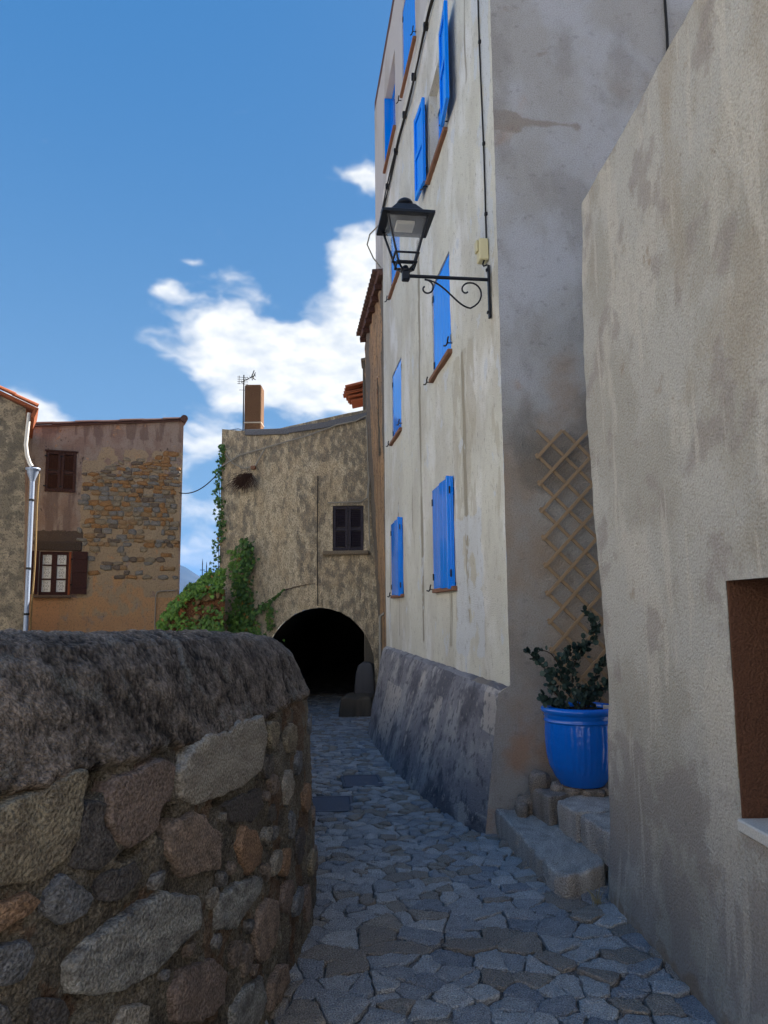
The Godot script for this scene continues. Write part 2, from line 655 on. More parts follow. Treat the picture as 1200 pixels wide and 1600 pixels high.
func make_path() -> void:
	# bed of earth and mortar
	var nz := noise(31, 1.0, 4)
	var root := thing("cobbled_path", "", "")
	tag(root, "", "", "", "structure")
	var g := Geo.new()
	var nu := 80
	var nv := 640
	var p := PackedVector3Array()
	var cols := PackedColorArray()
	for j in nv:
		var d := -3.0 + 34.5 * j / (nv - 1)
		var l := parapet_x(minf(d, 16.0)) - 0.3
		var r := alley_right(d) + (1.6 if d > 4.4 and d < 6.1 else 0.35)
		for i in nu:
			var x := lerpf(l, r, float(i) / (nu - 1))
			var y := ground(d) - 0.010 + 0.022 * nz.get_noise_2d(x * 1.7, d * 1.7) + 0.006 * nz.get_noise_2d(x * 11.0, d * 11.0)
			p.append(Vector3(x, y, -d))
			var t := clampf(0.5 + 0.9 * nz.get_noise_2d(x * 3.0 + 40.0, d * 3.0), 0.0, 1.0)
			cols.append(lin(118, 114, 110).lerp(lin(186, 182, 178), t))
	g.grid(p, nu, nv, cols)
	put(root, "bed", g.mesh(), tinted(0.95, T.stone, 3.0, T.pitted_h, 1.2))
	# the setts: cells round scattered seeds
	rng.seed = 4
	var seeds := PackedVector2Array()
	var rows := {}
	var d := 1.2
	var row := 0
	while d < 19.5:
		var l := parapet_x(minf(d, 16.0)) - 0.1
		var r := alley_right(d) + (0.2 if d < 4.4 else 0.55 if d < 6.0 else 0.0)
		var big := clampf(0.5 + nz.get_noise_1d(d * 0.7), 0.0, 1.0)
		var x := l + rng.randf() * 0.15
		while x < r:
			var wide := lerpf(0.075, 0.19, rng.randf()) * (1.12 if d < 4.2 else 1.0)
			if rng.randf() > clampf(0.19 + 0.4 * nz.get_noise_2d(x * 1.3 + 60.0, d * 1.3), 0.04, 0.36):
				seeds.append(Vector2(x + wide / 2 + rng.randf_range(-0.04, 0.04), d + rng.randf_range(-0.055, 0.055)))
			x += wide
		d += (0.082 + 0.035 * big) * (1.12 if d < 4.2 else 1.0)
		row += 1
	for i in seeds.size():
		var k := int(seeds[i].y * 4.0)
		if not rows.has(k):
			rows[k] = []
		rows[k].append(i)
	var shown := []
	var covers := [Rect2(-0.70, 6.80, 0.40, 0.68), Rect2(-0.47, 8.0, 0.42, 0.7)]
	for i in seeds.size():
		var s := seeds[i]
		var poly := PackedVector2Array([s + Vector2(-0.4, -0.4), s + Vector2(0.4, -0.4), s + Vector2(0.4, 0.4), s + Vector2(-0.4, 0.4)])
		for k in range(int(s.y * 4.0) - 2, int(s.y * 4.0) + 3):
			for o in rows.get(k, []):
				if o != i and seeds[o].distance_to(s) < 0.62:
					poly = clip(poly, (s + seeds[o]) / 2.0, (seeds[o] - s).normalized())
		if poly.size() < 3:
			continue
		var cen := Vector2.ZERO
		for q in poly:
			cen += q
		cen /= poly.size()
		var under := false
		for cv in covers:
			if cv.grow(0.03).has_point(cen):
				under = true
		if under:
			continue
		var inner := PackedVector2Array()
		var gap := rng.randf_range(0.002, 0.008)
		for q in poly:
			var away := (q - cen)
			inner.append(away * (1.0 - gap / maxf(away.length(), 0.03)) + Vector2(rng.randf_range(-0.008, 0.008), rng.randf_range(-0.006, 0.006)))
		shown.append([cen, inner, i])
	# the largest in the picture are stones of their own, the rest one mass
	shown.sort_custom(func(a, b): return seen_size(a[0]) > seen_size(b[0]))
	var mass := Geo.new()
	for n in shown.size():
		var s: Array = shown[n]
		var cen: Vector2 = s[0]
		var tone := clampf(rng.randfn(0.5, 0.36), 0.0, 1.0)
		var a := lin(188, 192, 200).lerp(lin(240, 240, 240), tone)
		var b := lin(164, 167, 174).lerp(lin(216, 213, 210), tone)
		if rng.randf() < 0.28:
			a = lin(214, 202, 188).lerp(lin(182, 172, 162), tone)
			b = lin(180, 170, 160)
		var hgt := rng.randf_range(0.0, 0.014)
		var tilt := Vector2(rng.randf_range(-0.06, 0.06), rng.randf_range(-0.06, 0.06))
		var near := n < 300
		var geo := lump(s[1], 0.028 if near else 0.05, [[1.0, -0.03], [0.992, hgt - 0.004], [0.965, hgt + 0.002], [0.8, hgt + 0.004], [0.5, hgt + 0.003]] if near else [[1.0, -0.03], [0.95, hgt], [0.6, hgt + 0.004]], 0.010, 12.0, s[2], a, b, tilt, 0.04)
		var xf := Transform3D(Basis(Vector3.RIGHT, Vector3.FORWARD, Vector3.UP), Vector3(cen.x, ground(cen.y), -cen.y))
		if near:
			put(root, "cobblestone", geo.mesh(), M.cobble, xf)
		else:
			mass.add(geo, xf)
	tag(put(root, "cobbles", mass.mesh(), M.cobble), "", "", "", "stuff")
	for k in 2:
		var cv: Rect2 = covers[k]
		var cen := cv.get_center()
		var t := thing("drain_grate", ["dark metal drain grate in the cobbles nearest the stone parapet wall", "dark metal drain grate in the cobbles nearest the white house plinth"][k], "grate", Vector3(cen.x, ground(cen.y) - 0.002, -cen.y), [0.06, 0.1][k], "drain grates in the cobbled path")
		t.rotation.x = -0.049
		var w := cv.size.x
		var l := cv.size.y
		for e in [-1, 1]:
			box(t, "frame_bar", M.grate, Vector3(e * (w / 2 - 0.014), 0, 0), Vector3(0.028, 0.02, l))
			box(t, "frame_bar", M.grate, Vector3(0, 0, e * (l / 2 - 0.014)), Vector3(w - 0.058, 0.019, 0.028))
		for q in 15:
			box(t, "grate_bar", M.grate, Vector3(0, -0.002, lerpf(-l / 2 + 0.05, l / 2 - 0.05, q / 14.0)), Vector3(w - 0.058, 0.016, 0.024))
		for e in [-1, 0, 1]:
			box(t, "cross_bar", M.grate, Vector3(e * w * 0.25, -0.012, 0), Vector3(0.018, 0.012, l - 0.06))
		box(t, "sump", M.dark, Vector3(0, -0.03, 0), Vector3(w - 0.03, 0.02, l - 0.03))


func seen_size(c: Vector2) -> float:
	# nearer is larger; what the parapet or the frame hides counts last
	var hidden := c.y < 2.9 or c.x / c.y < -0.118 or c.x / c.y > 0.46 or c.x > alley_right(c.y) + 0.05
	return (0.0 if hidden else 1000.0) - c.y


# ---------------------------------------------------------------- parapet wall
const STONES := [
	[[Vector2(1.70, 1.17), Vector2(1.84, 1.19), Vector2(1.90, 1.195), Vector2(1.96, 1.215), Vector2(2.01, 1.20), Vector2(2.015, 1.17), Vector2(2.0, 1.12), Vector2(1.98, 1.06), Vector2(1.94, 1.01), Vector2(1.89, 0.99), Vector2(1.82, 1.0), Vector2(1.70, 1.02)], 0],
	[[Vector2(2.01, 1.13), Vector2(2.08, 1.11), Vector2(2.08, 1.05), Vector2(2.14, 0.97), Vector2(2.08, 0.95), Vector2(1.99, 0.97), Vector2(1.965, 1.0), Vector2(1.99, 1.05)], 1],
	[[Vector2(2.10, 1.15), Vector2(2.14, 1.17), Vector2(2.25, 1.17), Vector2(2.34, 1.175), Vector2(2.385, 1.14), Vector2(2.385, 1.09), Vector2(2.36, 1.05), Vector2(2.32, 1.05), Vector2(2.31, 0.99), Vector2(2.25, 0.97), Vector2(2.18, 0.97), Vector2(2.11, 1.01), Vector2(2.09, 1.06)], 2],
	[[Vector2(2.41, 1.12), Vector2(2.47, 1.16), Vector2(2.60, 1.195), Vector2(2.83, 1.18), Vector2(2.90, 1.20), Vector2(3.19, 1.18), Vector2(3.23, 1.08), Vector2(3.16, 0.98), Vector2(2.95, 0.96), Vector2(2.70, 0.98), Vector2(2.53, 1.0), Vector2(2.43, 1.04)], 3],
	[[Vector2(2.36, 0.95), Vector2(2.40, 0.98), Vector2(2.50, 0.98), Vector2(2.59, 0.95), Vector2(2.61, 0.92), Vector2(2.71, 0.86), Vector2(2.71, 0.75), Vector2(2.58, 0.78), Vector2(2.44, 0.81), Vector2(2.36, 0.90)], 4],
	[[Vector2(2.93, 0.83), Vector2(3.06, 0.77), Vector2(3.14, 0.69), Vector2(3.11, 0.64), Vector2(2.98, 0.64), Vector2(2.91, 0.70), Vector2(2.87, 0.77)], 5],
	[[Vector2(2.67, 0.67), Vector2(2.83, 0.66), Vector2(3.06, 0.61), Vector2(3.13, 0.57), Vector2(3.11, 0.53), Vector2(2.92, 0.53), Vector2(2.84, 0.51), Vector2(2.65, 0.58)], 6],
	[[Vector2(3.07, 0.48), Vector2(3.17, 0.49), Vector2(3.32, 0.43), Vector2(3.34, 0.36), Vector2(3.29, 0.28), Vector2(3.18, 0.26), Vector2(3.04, 0.32), Vector2(3.02, 0.43)], 4],
	[[Vector2(2.14, 0.81), Vector2(2.22, 0.82), Vector2(2.31, 0.81), Vector2(2.41, 0.77), Vector2(2.51, 0.73), Vector2(2.53, 0.64), Vector2(2.42, 0.63), Vector2(2.30, 0.61), Vector2(2.20, 0.62), Vector2(2.05, 0.66), Vector2(1.96, 0.71), Vector2(1.95, 0.77), Vector2(2.01, 0.80)], 6],
	[[Vector2(1.89, 0.96), Vector2(1.93, 0.985), Vector2(1.97, 0.96), Vector2(2.03, 0.90), Vector2(2.01, 0.87), Vector2(1.93, 0.87), Vector2(1.89, 0.91)], 7],
	[[Vector2(1.72, 0.90), Vector2(1.83, 0.88), Vector2(1.86, 0.84), Vector2(1.83, 0.80), Vector2(1.72, 0.82)], 7],
	[[Vector2(2.10, 0.56), Vector2(2.14, 0.59), Vector2(2.20, 0.57), Vector2(2.25, 0.54), Vector2(2.25, 0.46), Vector2(2.12, 0.47)], 3],
	[[Vector2(2.36, 0.53), Vector2(2.42, 0.56), Vector2(2.63, 0.50), Vector2(2.73, 0.41), Vector2(2.71, 0.33), Vector2(2.53, 0.36), Vector2(2.37, 0.44)], 2],
	[[Vector2(2.78, 0.28), Vector2(2.87, 0.30), Vector2(3.08, 0.25), Vector2(3.13, 0.14), Vector2(3.0, 0.10), Vector2(2.76, 0.20)], 6],
	[[Vector2(3.18, 0.18), Vector2(3.33, 0.18), Vector2(3.46, 0.13), Vector2(3.48, 0.06), Vector2(3.34, 0.05), Vector2(3.16, 0.08)], 4],
	[[Vector2(3.29, 1.14), Vector2(3.42, 1.13), Vector2(3.47, 1.08), Vector2(3.42, 1.02), Vector2(3.31, 1.03)], 0],
	[[Vector2(2.05, 0.93), Vector2(2.21, 0.93), Vector2(2.23, 0.88), Vector2(2.14, 0.855), Vector2(2.06, 0.88)], 1],
	[[Vector2(1.72, 0.985), Vector2(1.84, 0.975), Vector2(1.87, 0.95), Vector2(1.83, 0.925), Vector2(1.72, 0.92)], 5],
	[[Vector2(1.86, 0.74), Vector2(1.93, 0.71), Vector2(1.97, 0.66), Vector2(1.95, 0.61), Vector2(1.86, 0.63)], 1],
	[[Vector2(2.76, 0.94), Vector2(2.96, 0.93), Vector2(3.15, 0.91), Vector2(3.19, 0.83), Vector2(3.05, 0.81), Vector2(2.82, 0.87)], 1],
]


func make_parapet() -> void:
	var root := thing("parapet_wall", "low rubble stone parapet wall with a dark rounded mortar cap", "stone wall")
	var big := noise(41, 1.0, 4)
	var fine := noise(42, 1.0, 4)
	# across the wall: inward shift from the alley face, height above the cap's lower edge
	var prof_w := [0.0, 0.02, 0.055, 0.10, 0.16, 0.24, 0.33, 0.42, 0.50, 0.55, 0.57]
	var prof_h := [0.0, 0.13, 0.42, 0.70, 0.91, 0.99, 1.0, 0.98, 0.85, 0.5, 0.0]
	var hole := [[Vector2(2.052, 1.165), 0.05, 0.036], [Vector2(2.362, 1.0), 0.05, 0.046], [Vector2(2.74, 0.965), 0.05, 0.02], [Vector2(3.02, 0.63), 0.04, 0.02], [Vector2(2.20, 0.955), 0.06, 0.012], [Vector2(1.93, 0.93), 0.05, 0.018]]
	var ds := PackedFloat32Array()
	var d := 0.4
	while d < 16.2:
		ds.append(d)
		d += 0.009 if d > 1.5 and d < 3.7 else 0.014 if d < 5.0 else 0.12
	var face_rows := 132
	var cap_rows := 84
	var rows := face_rows + cap_rows + 12
	var p := PackedVector3Array()
	var cols := PackedColorArray()
	var mort_a := lin(92, 85, 77)
	var mort_b := lin(168, 157, 140)
	var cap_a := lin(60, 54, 50)
	var cap_b := lin(184, 168, 154)
	var pale := lin(158, 154, 146)
	for i in ds.size():
		d = ds[i]
		var edge := along([0.0, 1.76, 4.2, 6.0, 16.0], [1.22, 1.20, 1.15, 1.02, 0.50], d)
		var rise := along([0.0, 2.0, 2.8, 3.6, 4.8, 16.0], [0.36, 0.355, 0.355, 0.34, 0.32, 0.28], d)
		rise += 0.02 * big.get_noise_1d(d * 1.7) + 0.012 * big.get_noise_1d(d * 5.0)
		var base := ground(d) - 0.15
		var x := parapet_x(d)
		var t := Vector3(parapet_x(d + 0.05) - parapet_x(d - 0.05), 0, -0.1).normalized()
		var out := Vector3(-t.z, 0, t.x)
		# the ragged lower rim of the mortar cap, thicker than the stones beneath
		var rim := edge + 0.0 + 0.028 * fine.get_noise_1d(d * 9.0) + 0.03 * big.get_noise_1d(d * 2.3)
		for j in rows:
			var w := 0.0
			var y := 0.0
			var n := out
			if j < face_rows:
				y = lerpf(base, edge, float(j) / face_rows)
				w = -0.05 * (edge - y)
			elif j < face_rows + cap_rows:
				var k := float(j - face_rows) / (cap_rows - 1) * (prof_w.size() - 1)
				var q := mini(int(k), prof_w.size() - 2)
				w = lerpf(prof_w[q], prof_w[q + 1], k - q)
				y = edge + rise * lerpf(prof_h[q], prof_h[q + 1], k - q)
				n = (out * maxf(0.0, 1.0 - w / 0.3) + Vector3.UP * minf(1.0, w / 0.12 + 0.2)).normalized()
				if w > 0.45:
					n = (Vector3.UP - out).normalized()
			else:
				w = 0.57
				y = lerpf(edge, base - 1.5, float(j - face_rows - cap_rows + 1) / 12.0)
				n = -out
			var pos := Vector3(x, y, -d) - out * w
			var a := big.get_noise_3dv(pos * 4.0)
			var b := fine.get_noise_3dv(pos * 13.0)
			var e := fine.get_noise_3dv(pos * 42.0)
			var h0 := fine.get_noise_3dv(pos * 95.0)
			var push := 0.016 * a + 0.008 * b + 0.0045 * e + 0.002 * h0
			var on_cap := smoothstep(rim - 0.008, rim + 0.008, y)
			if w > 0.5:
				on_cap = 1.0
			push += 0.016 * on_cap * (1.0 - 0.4 * smoothstep(rim, rim + 0.12, y)) - 0.009 - 0.016 * smoothstep(rim - 0.05, rim - 0.012, y) * (1.0 - on_cap)
			for h in hole:
				var r: float = Vector2((d - h[0].x) / h[1], (y - h[0].y) / h[2]).length()
				if r < 1.4:
					push -= (0.26 if h[2] > 0.03 else 0.10) * smoothstep(1.2, 0.75, r)
			# an old crack runs down the cap, filled on one side with pale mortar
			var crack := 10.0
			if j >= face_rows and w > 0.07 and w < 0.36:
				crack = d - (2.65 + (w - 0.09) * 0.71 + 0.03 * fine.get_noise_1d(w * 40.0))
				push -= 0.012 * exp(-pow(crack / 0.007, 2.0))
			p.append(pos + n * push)
			var speck := clampf(0.40 + 0.55 * a + 0.45 * b + 0.5 * e + 0.55 * h0, 0.0, 1.0)
			var cm := mort_a.lerp(mort_b, clampf(0.45 + 0.6 * a + 0.5 * e + 0.5 * h0, 0.0, 1.0))
			if big.get_noise_3dv(pos * 2.6 + Vector3(7, 3, 1)) > 0.18:
				cm = cm.lerp(lin(140, 98, 68), 0.4)
			var lich := smoothstep(0.28, 0.42, fine.get_noise_3dv(pos * 7.0 + Vector3(20, 0, 0)))
			cm = cm.lerp(lin(156, 152, 140), 0.6 * lich)
			var cc := cap_a.lerp(cap_b, speck)
			var spot := smoothstep(0.36, 0.46, fine.get_noise_3dv(pos * 6.0 + Vector3(3, 9, 4)))
			cc = cc.lerp(pale, 0.55 * spot)
			cc = cc.lerp(pale, 0.8 * exp(-pow((crack - 0.02) / 0.016, 2.0)))
			cols.append(cm.lerp(cc, on_cap))
	var g := Geo.new()
	# columns run along the wall, rows across it
	var q := PackedVector3Array()
	var qc := PackedColorArray()
	for j in rows:
		for i in ds.size():
			q.append(p[i * rows + j]); qc.append(cols[i * rows + j])
	g.grid(q, ds.size(), rows, qc)
	put(root, "mortar_body", g.mesh(), M.cap)
	# face stones
	var looks := [[lin(186, 174, 150), lin(136, 124, 108)], [lin(122, 116, 113), lin(98, 93, 90)], [lin(168, 148, 136), lin(138, 122, 112)], [lin(204, 196, 182), lin(168, 158, 145)], [lin(192, 168, 150), lin(142, 126, 114)], [lin(188, 152, 122), lin(156, 128, 106)], [lin(196, 194, 186), lin(124, 121, 118)], [lin(156, 157, 160), lin(116, 116, 118)]]
	rng.seed = 12
	var list := STONES.duplicate()
	# more of the same where the photographed face runs on out of sight or edge-on
	for k in 46:
		var cd := rng.randf_range(3.35, 4.5) if k < 34 else rng.randf_range(0.6, 1.6)
		var cy := rng.randf_range(0.12, 1.02)
		var rx := rng.randf_range(0.06, 0.16)
		var ry := rng.randf_range(0.05, 0.11)
		var free := true
		for s in list:
			for v in s[0]:
				if absf(v.x - cd) < rx + 0.02 and absf(v.y - cy) < ry + 0.015:
					free = false
		if not free:
			continue
		var pts := []
		for a in 8:
			var ang := -TAU * a / 8.0
			pts.append(Vector2(cd + cos(ang) * rx * rng.randf_range(0.8, 1.1), cy + sin(ang) * ry * rng.randf_range(0.8, 1.1)))
		list.append([pts, rng.randi() % 8])
	# filler stones in what is left of the face
	for k in 900:
		var r := rng.randf_range(0.018, 0.06) if k > 300 else rng.randf_range(0.04, 0.085)
		var c := Vector2(rng.randf_range(1.45, 3.35), rng.randf_range(0.12, 1.16))
		var pts := []
		var wide := rng.randf_range(1.0, 1.7)
		for a in 8:
			var ang := -TAU * a / 8.0
			pts.append(c + Vector2(cos(ang) * r * wide, sin(ang) * r) * rng.randf_range(0.82, 1.12))
		var free := true
		for h in hole:
			if Vector2((c.x - h[0].x) / (h[1] + r), (c.y - h[0].y) / (h[2] + r)).length() < 1.1:
				free = false
		for s in list:
			if not free:
				break
			var poly := PackedVector2Array(s[0])
			for v in pts:
				if Geometry2D.is_point_in_polygon(c + (v - c) * 1.16, poly):
					free = false
					break
			for v in s[0]:
				if Geometry2D.is_point_in_polygon(v, PackedVector2Array(pts)):
					free = false
					break
		if free:
			list.append([pts, [0, 1, 2, 3, 6, 7, 1, 2][rng.randi() % 8] + 10])
	for s in range(list.size()):
		var cen := Vector2.ZERO
		for v in list[s][0]:
			cen += v
		cen /= list[s][0].size()
		var t := Vector3(parapet_x(cen.x + 0.1) - parapet_x(cen.x - 0.1), 0, -0.2).normalized()
		var out := Vector3(-t.z, 0, t.x)
		var edge := 1.20 - 0.02 * (cen.x - 1.76)
		var poly := PackedVector2Array()
		for v in list[s][0]:
			poly.append(Vector2((v.x - cen.x) / absf(t.z), v.y - cen.y))
		var look: Array = looks[list[s][1] % 10].duplicate()
		if list[s][1] >= 10:
			look = [look[0].lerp(mort_b, 0.4), look[1].lerp(mort_a, 0.4)]
		var hgt := 0.015 if list[s][1] % 10 != 1 else 0.006
		var geo := lump(poly, 0.018, [[1.04, -0.05], [1.02, hgt * 0.1], [0.995, hgt * 0.8], [0.95, hgt], [0.82, hgt * 1.1], [0.6, hgt * 1.2], [0.3, hgt * 1.2]], 0.008, 8.0, 100 + s, look[0], look[1], Vector2.ZERO, 0.06)
		put(root, "stone", geo.mesh(), M.rubble, Transform3D(Basis(t, Vector3.UP, t.cross(Vector3.UP)), Vector3(parapet_x(cen.x), cen.y, -cen.x) + out * (0.05 * (edge - cen.y) - 0.004)))


# ---------------------------------------------------------------- shutters and window pieces
# A ledged shutter leaf: X along its width from the hinge (side -1: to the other hand), Z the outer face.
func plank_leaf(parent: Node, xf: Transform3D, w: float, h: float, side: int, m: Material, boards := 3) -> void:
	var t := sub(parent, "shutter", xf)
	for i in boards:
		box(t, "board", m, Vector3(side * w * (i + 0.5) / boards, h / 2, 0), Vector3(w / boards - 0.005, h, 0.022), Basis(), 0.003)
	for e in [0.03, w - 0.03]:
		box(t, "stile", m, Vector3(side * e, h / 2, -0.0195), Vector3(0.055, h, 0.016), Basis(), 0.003)
	for e in [0.04, h * 0.5, h - 0.04]:
		box(t, "rail", m, Vector3(side * w / 2, e, -0.019), Vector3(w - 0.118, 0.07, 0.015), Basis(), 0.003)
	for e in [0.14, h - 0.14]:
		box(t, "hinge", M.black_iron, Vector3(side * 0.018, e, 0.014), Vector3(0.05, 0.075, 0.012), Basis(), 0.002)


func louvre_leaf(parent: Node, xf: Transform3D, w: float, h: float, m: Material, slats: int) -> void:
	var t := sub(parent, "shutter", xf)
	for e in [0.03, w - 0.03]:
		box(t, "stile", m, Vector3(e, h / 2, 0), Vector3(0.06, h, 0.035))
	for e in [0.035, h * 0.48, h - 0.035]:
		box(t, "rail", m, Vector3(w / 2, e, 0), Vector3(w - 0.122, 0.07, 0.033))
	var tilt := Basis(Vector3.RIGHT, 0.7)
	for half in 2:
		var a := 0.085 if half == 0 else h * 0.48 + 0.05
		var b := h * 0.48 - 0.05 if half == 0 else h - 0.085
		for i in slats:
			box(t, "slat", m, Vector3(w / 2, lerpf(a, b, (i + 0.5) / slats), 0), Vector3(w - 0.122, (b - a) / slats * 1.05, 0.007), tilt, 0.001)
	for e in [0.12, h - 0.12]:
		box(t, "hinge", M.black_iron, Vector3(0.0, e, 0.016), Vector3(0.07, 0.03, 0.012), Basis(), 0.002)


func hook(parent: Node, at: Vector3) -> void:
	var g := Geo.new()
	g.tube([Vector3(0.02, 0, 0), Vector3(-0.05, 0, 0)], 0.007, 6)
	g.tube([Vector3(-0.05, 0.05, 0.05), Vector3(-0.055, 0.02, 0.03), Vector3(-0.05, 0, 0), Vector3(-0.06, -0.02, -0.03), Vector3(-0.075, -0.012, -0.06)], 0.009, 6)
	put(parent, "shutter_hook", g.mesh(), M.black_iron, Transform3D(Basis(), at))


# ---------------------------------------------------------------- white house
func facade_map() -> Texture2D:
	var p := Paint.new(1024, 1024, c8(220, 218, 206))
	p.layer(c8(206, 203, 192), p.field(1, 0.004, 5), 0.42, 0.7, 0.7)
	p.layer(c8(238, 238, 236), p.field(2, 0.006, 6, 1.0, 1.4), 0.45, 0.85, 0.8)
	p.layer(c8(198, 192, 178), p.field(3, 0.006, 6, 1.0, 2.0), 0.48, 0.9, 0.45)
	p.layer(c8(176, 171, 160), p.field(4, 0.02, 6, 1.0, 2.5), 0.6, 1.0, 0.35)
	# run marks: the long one between the windows, those below the sills and near the corner
	var runs := p.spots([[0.495, 0.34, 0.525, 0.98, 1.0], [0.12, 0.10, 0.14, 0.32, 0.85], [0.06, 0.0, 0.075, 0.2, 0.75], [0.17, 0.62, 0.20, 0.95, 0.9], [0.78, 0.72, 0.80, 0.98, 0.9], [0.9, 0.6, 0.92, 0.98, 0.7], [0.28, 0.9, 0.31, 0.98, 0.7], [0.6, 0.55, 0.61, 0.8, 0.6]], 0.1)
	p.layer(c8(126, 118, 102), p.field(5, 0.02, 5, 1.0, 5.0), 0.36, 0.85, 0.6, runs)
	# flaked coat and pale repairs by the corner
	var flakes := p.spots([[0.12, 0.62, 0.26, 0.95, 0.72], [0.14, 0.66, 0.22, 0.9, 0.8], [0.02, 0.5, 0.06, 0.9, 0.55]], 0.2)
	p.layer(c8(178, 168, 148), p.field(6, 0.025, 6, 1.0, 2.0), 0.56, 0.74, 0.4, flakes)
	var pale := p.spots([[0.1, 0.82, 0.26, 0.98, 0.7], [0.02, 0.1, 0.1, 0.6, 0.6]], 0.3)
	p.layer(c8(214, 218, 222), p.field(7, 0.01, 5), 0.55, 0.62, 0.8, pale)
	p.layer(c8(130, 124, 114), p.field(8, 0.14, 3, 1.0, 2.0), 0.72, 0.84, 0.45)
	return p.tex()


func side_map() -> Texture2D:
	var p := Paint.new(1024, 1024, c8(172, 170, 168))
	p.layer(c8(186, 187, 192), p.field(11, 0.005, 5), 0.4, 0.7, 0.8, p.spots([[0, 0, 1, 0.55, 0.62]], 0.3, 24))
	# the lower part keeps an older tan coat
	p.layer(c8(168, 152, 136), p.field(12, 0.006, 6), 0.35, 0.85, 0.9, p.spots([[0, 0.74, 1, 1, 0.66]], 0.2, 8))
	p.layer(c8(180, 140, 112), p.field(13, 0.008, 6), 0.5, 0.8, 0.65, p.spots([[0, 0.9, 1, 1, 0.6]], 0.2, 24))
	p.layer(c8(150, 140, 130), p.field(14, 0.02, 6, 2.5, 1.0), 0.5, 0.66, 0.75, p.spots([[0.02, 0.388, 0.13, 0.398, 0.66], [0.03, 0.38, 0.07, 0.41, 0.6], [0.0, 0.3, 0.02, 0.4, 0.55]], 0.15, 128))
	p.layer(c8(146, 142, 138), p.field(15, 0.012, 6, 1.0, 1.5), 0.5, 0.85, 0.5)
	p.layer(c8(112, 108, 106), p.field(16, 0.1, 4, 1.6, 1.0), 0.7, 0.9, 0.25)
	p.layer(c8(110, 106, 100), p.field(17, 0.01, 6), 0.45, 0.85, 0.45, p.spots([[0, 0.5, 0.02, 0.8, 0.7], [0.06, 0.6, 0.16, 0.72, 0.6]], 0.2, 64))
	return p.tex()


func plinth_map() -> Texture2D:
	var p := Paint.new(1024, 512, c8(150, 149, 154))
	p.layer(c8(108, 107, 115), p.field(21, 0.006, 6, 1.0, 1.3), 0.38, 0.72, 0.85)
	p.layer(c8(196, 193, 190), p.field(22, 0.007, 5, 1.0, 1.8), 0.5, 0.8, 0.7)
	var patch := p.spots([[0.60, 0.30, 0.80, 0.72, 0.85], [0.25, 0.2, 0.32, 0.8, 0.68], [0.0, 0.0, 0.06, 0.25, 0.85], [0.42, 0.1, 0.45, 0.6, 0.6], [0.0, 0.6, 0.08, 1.0, 0.7]], 0.25)
	p.layer(c8(206, 198, 190), p.field(23, 0.014, 6, 1.0, 1.5), 0.45, 0.7, 0.8, patch)
	p.layer(c8(150, 140, 128), p.field(24, 0.02, 4), 0.4, 0.7, 0.8, p.spots([[0, 0.88, 1, 1, 0.75]], 0.1, 48))
	p.layer(c8(84, 84, 92), p.field(25, 0.05, 5, 1.0, 2.0), 0.6, 0.8, 0.55)
	p.layer(c8(205, 200, 192), p.field(26, 0.09, 4, 1.0, 3.0), 0.66, 0.86, 0.6)
	return p.tex()


const SIDE_X := [[-0.5, -0.23], [0.0, -0.215], [0.98, -0.095], [1.04, 0.0], [13.0, 0.0]]


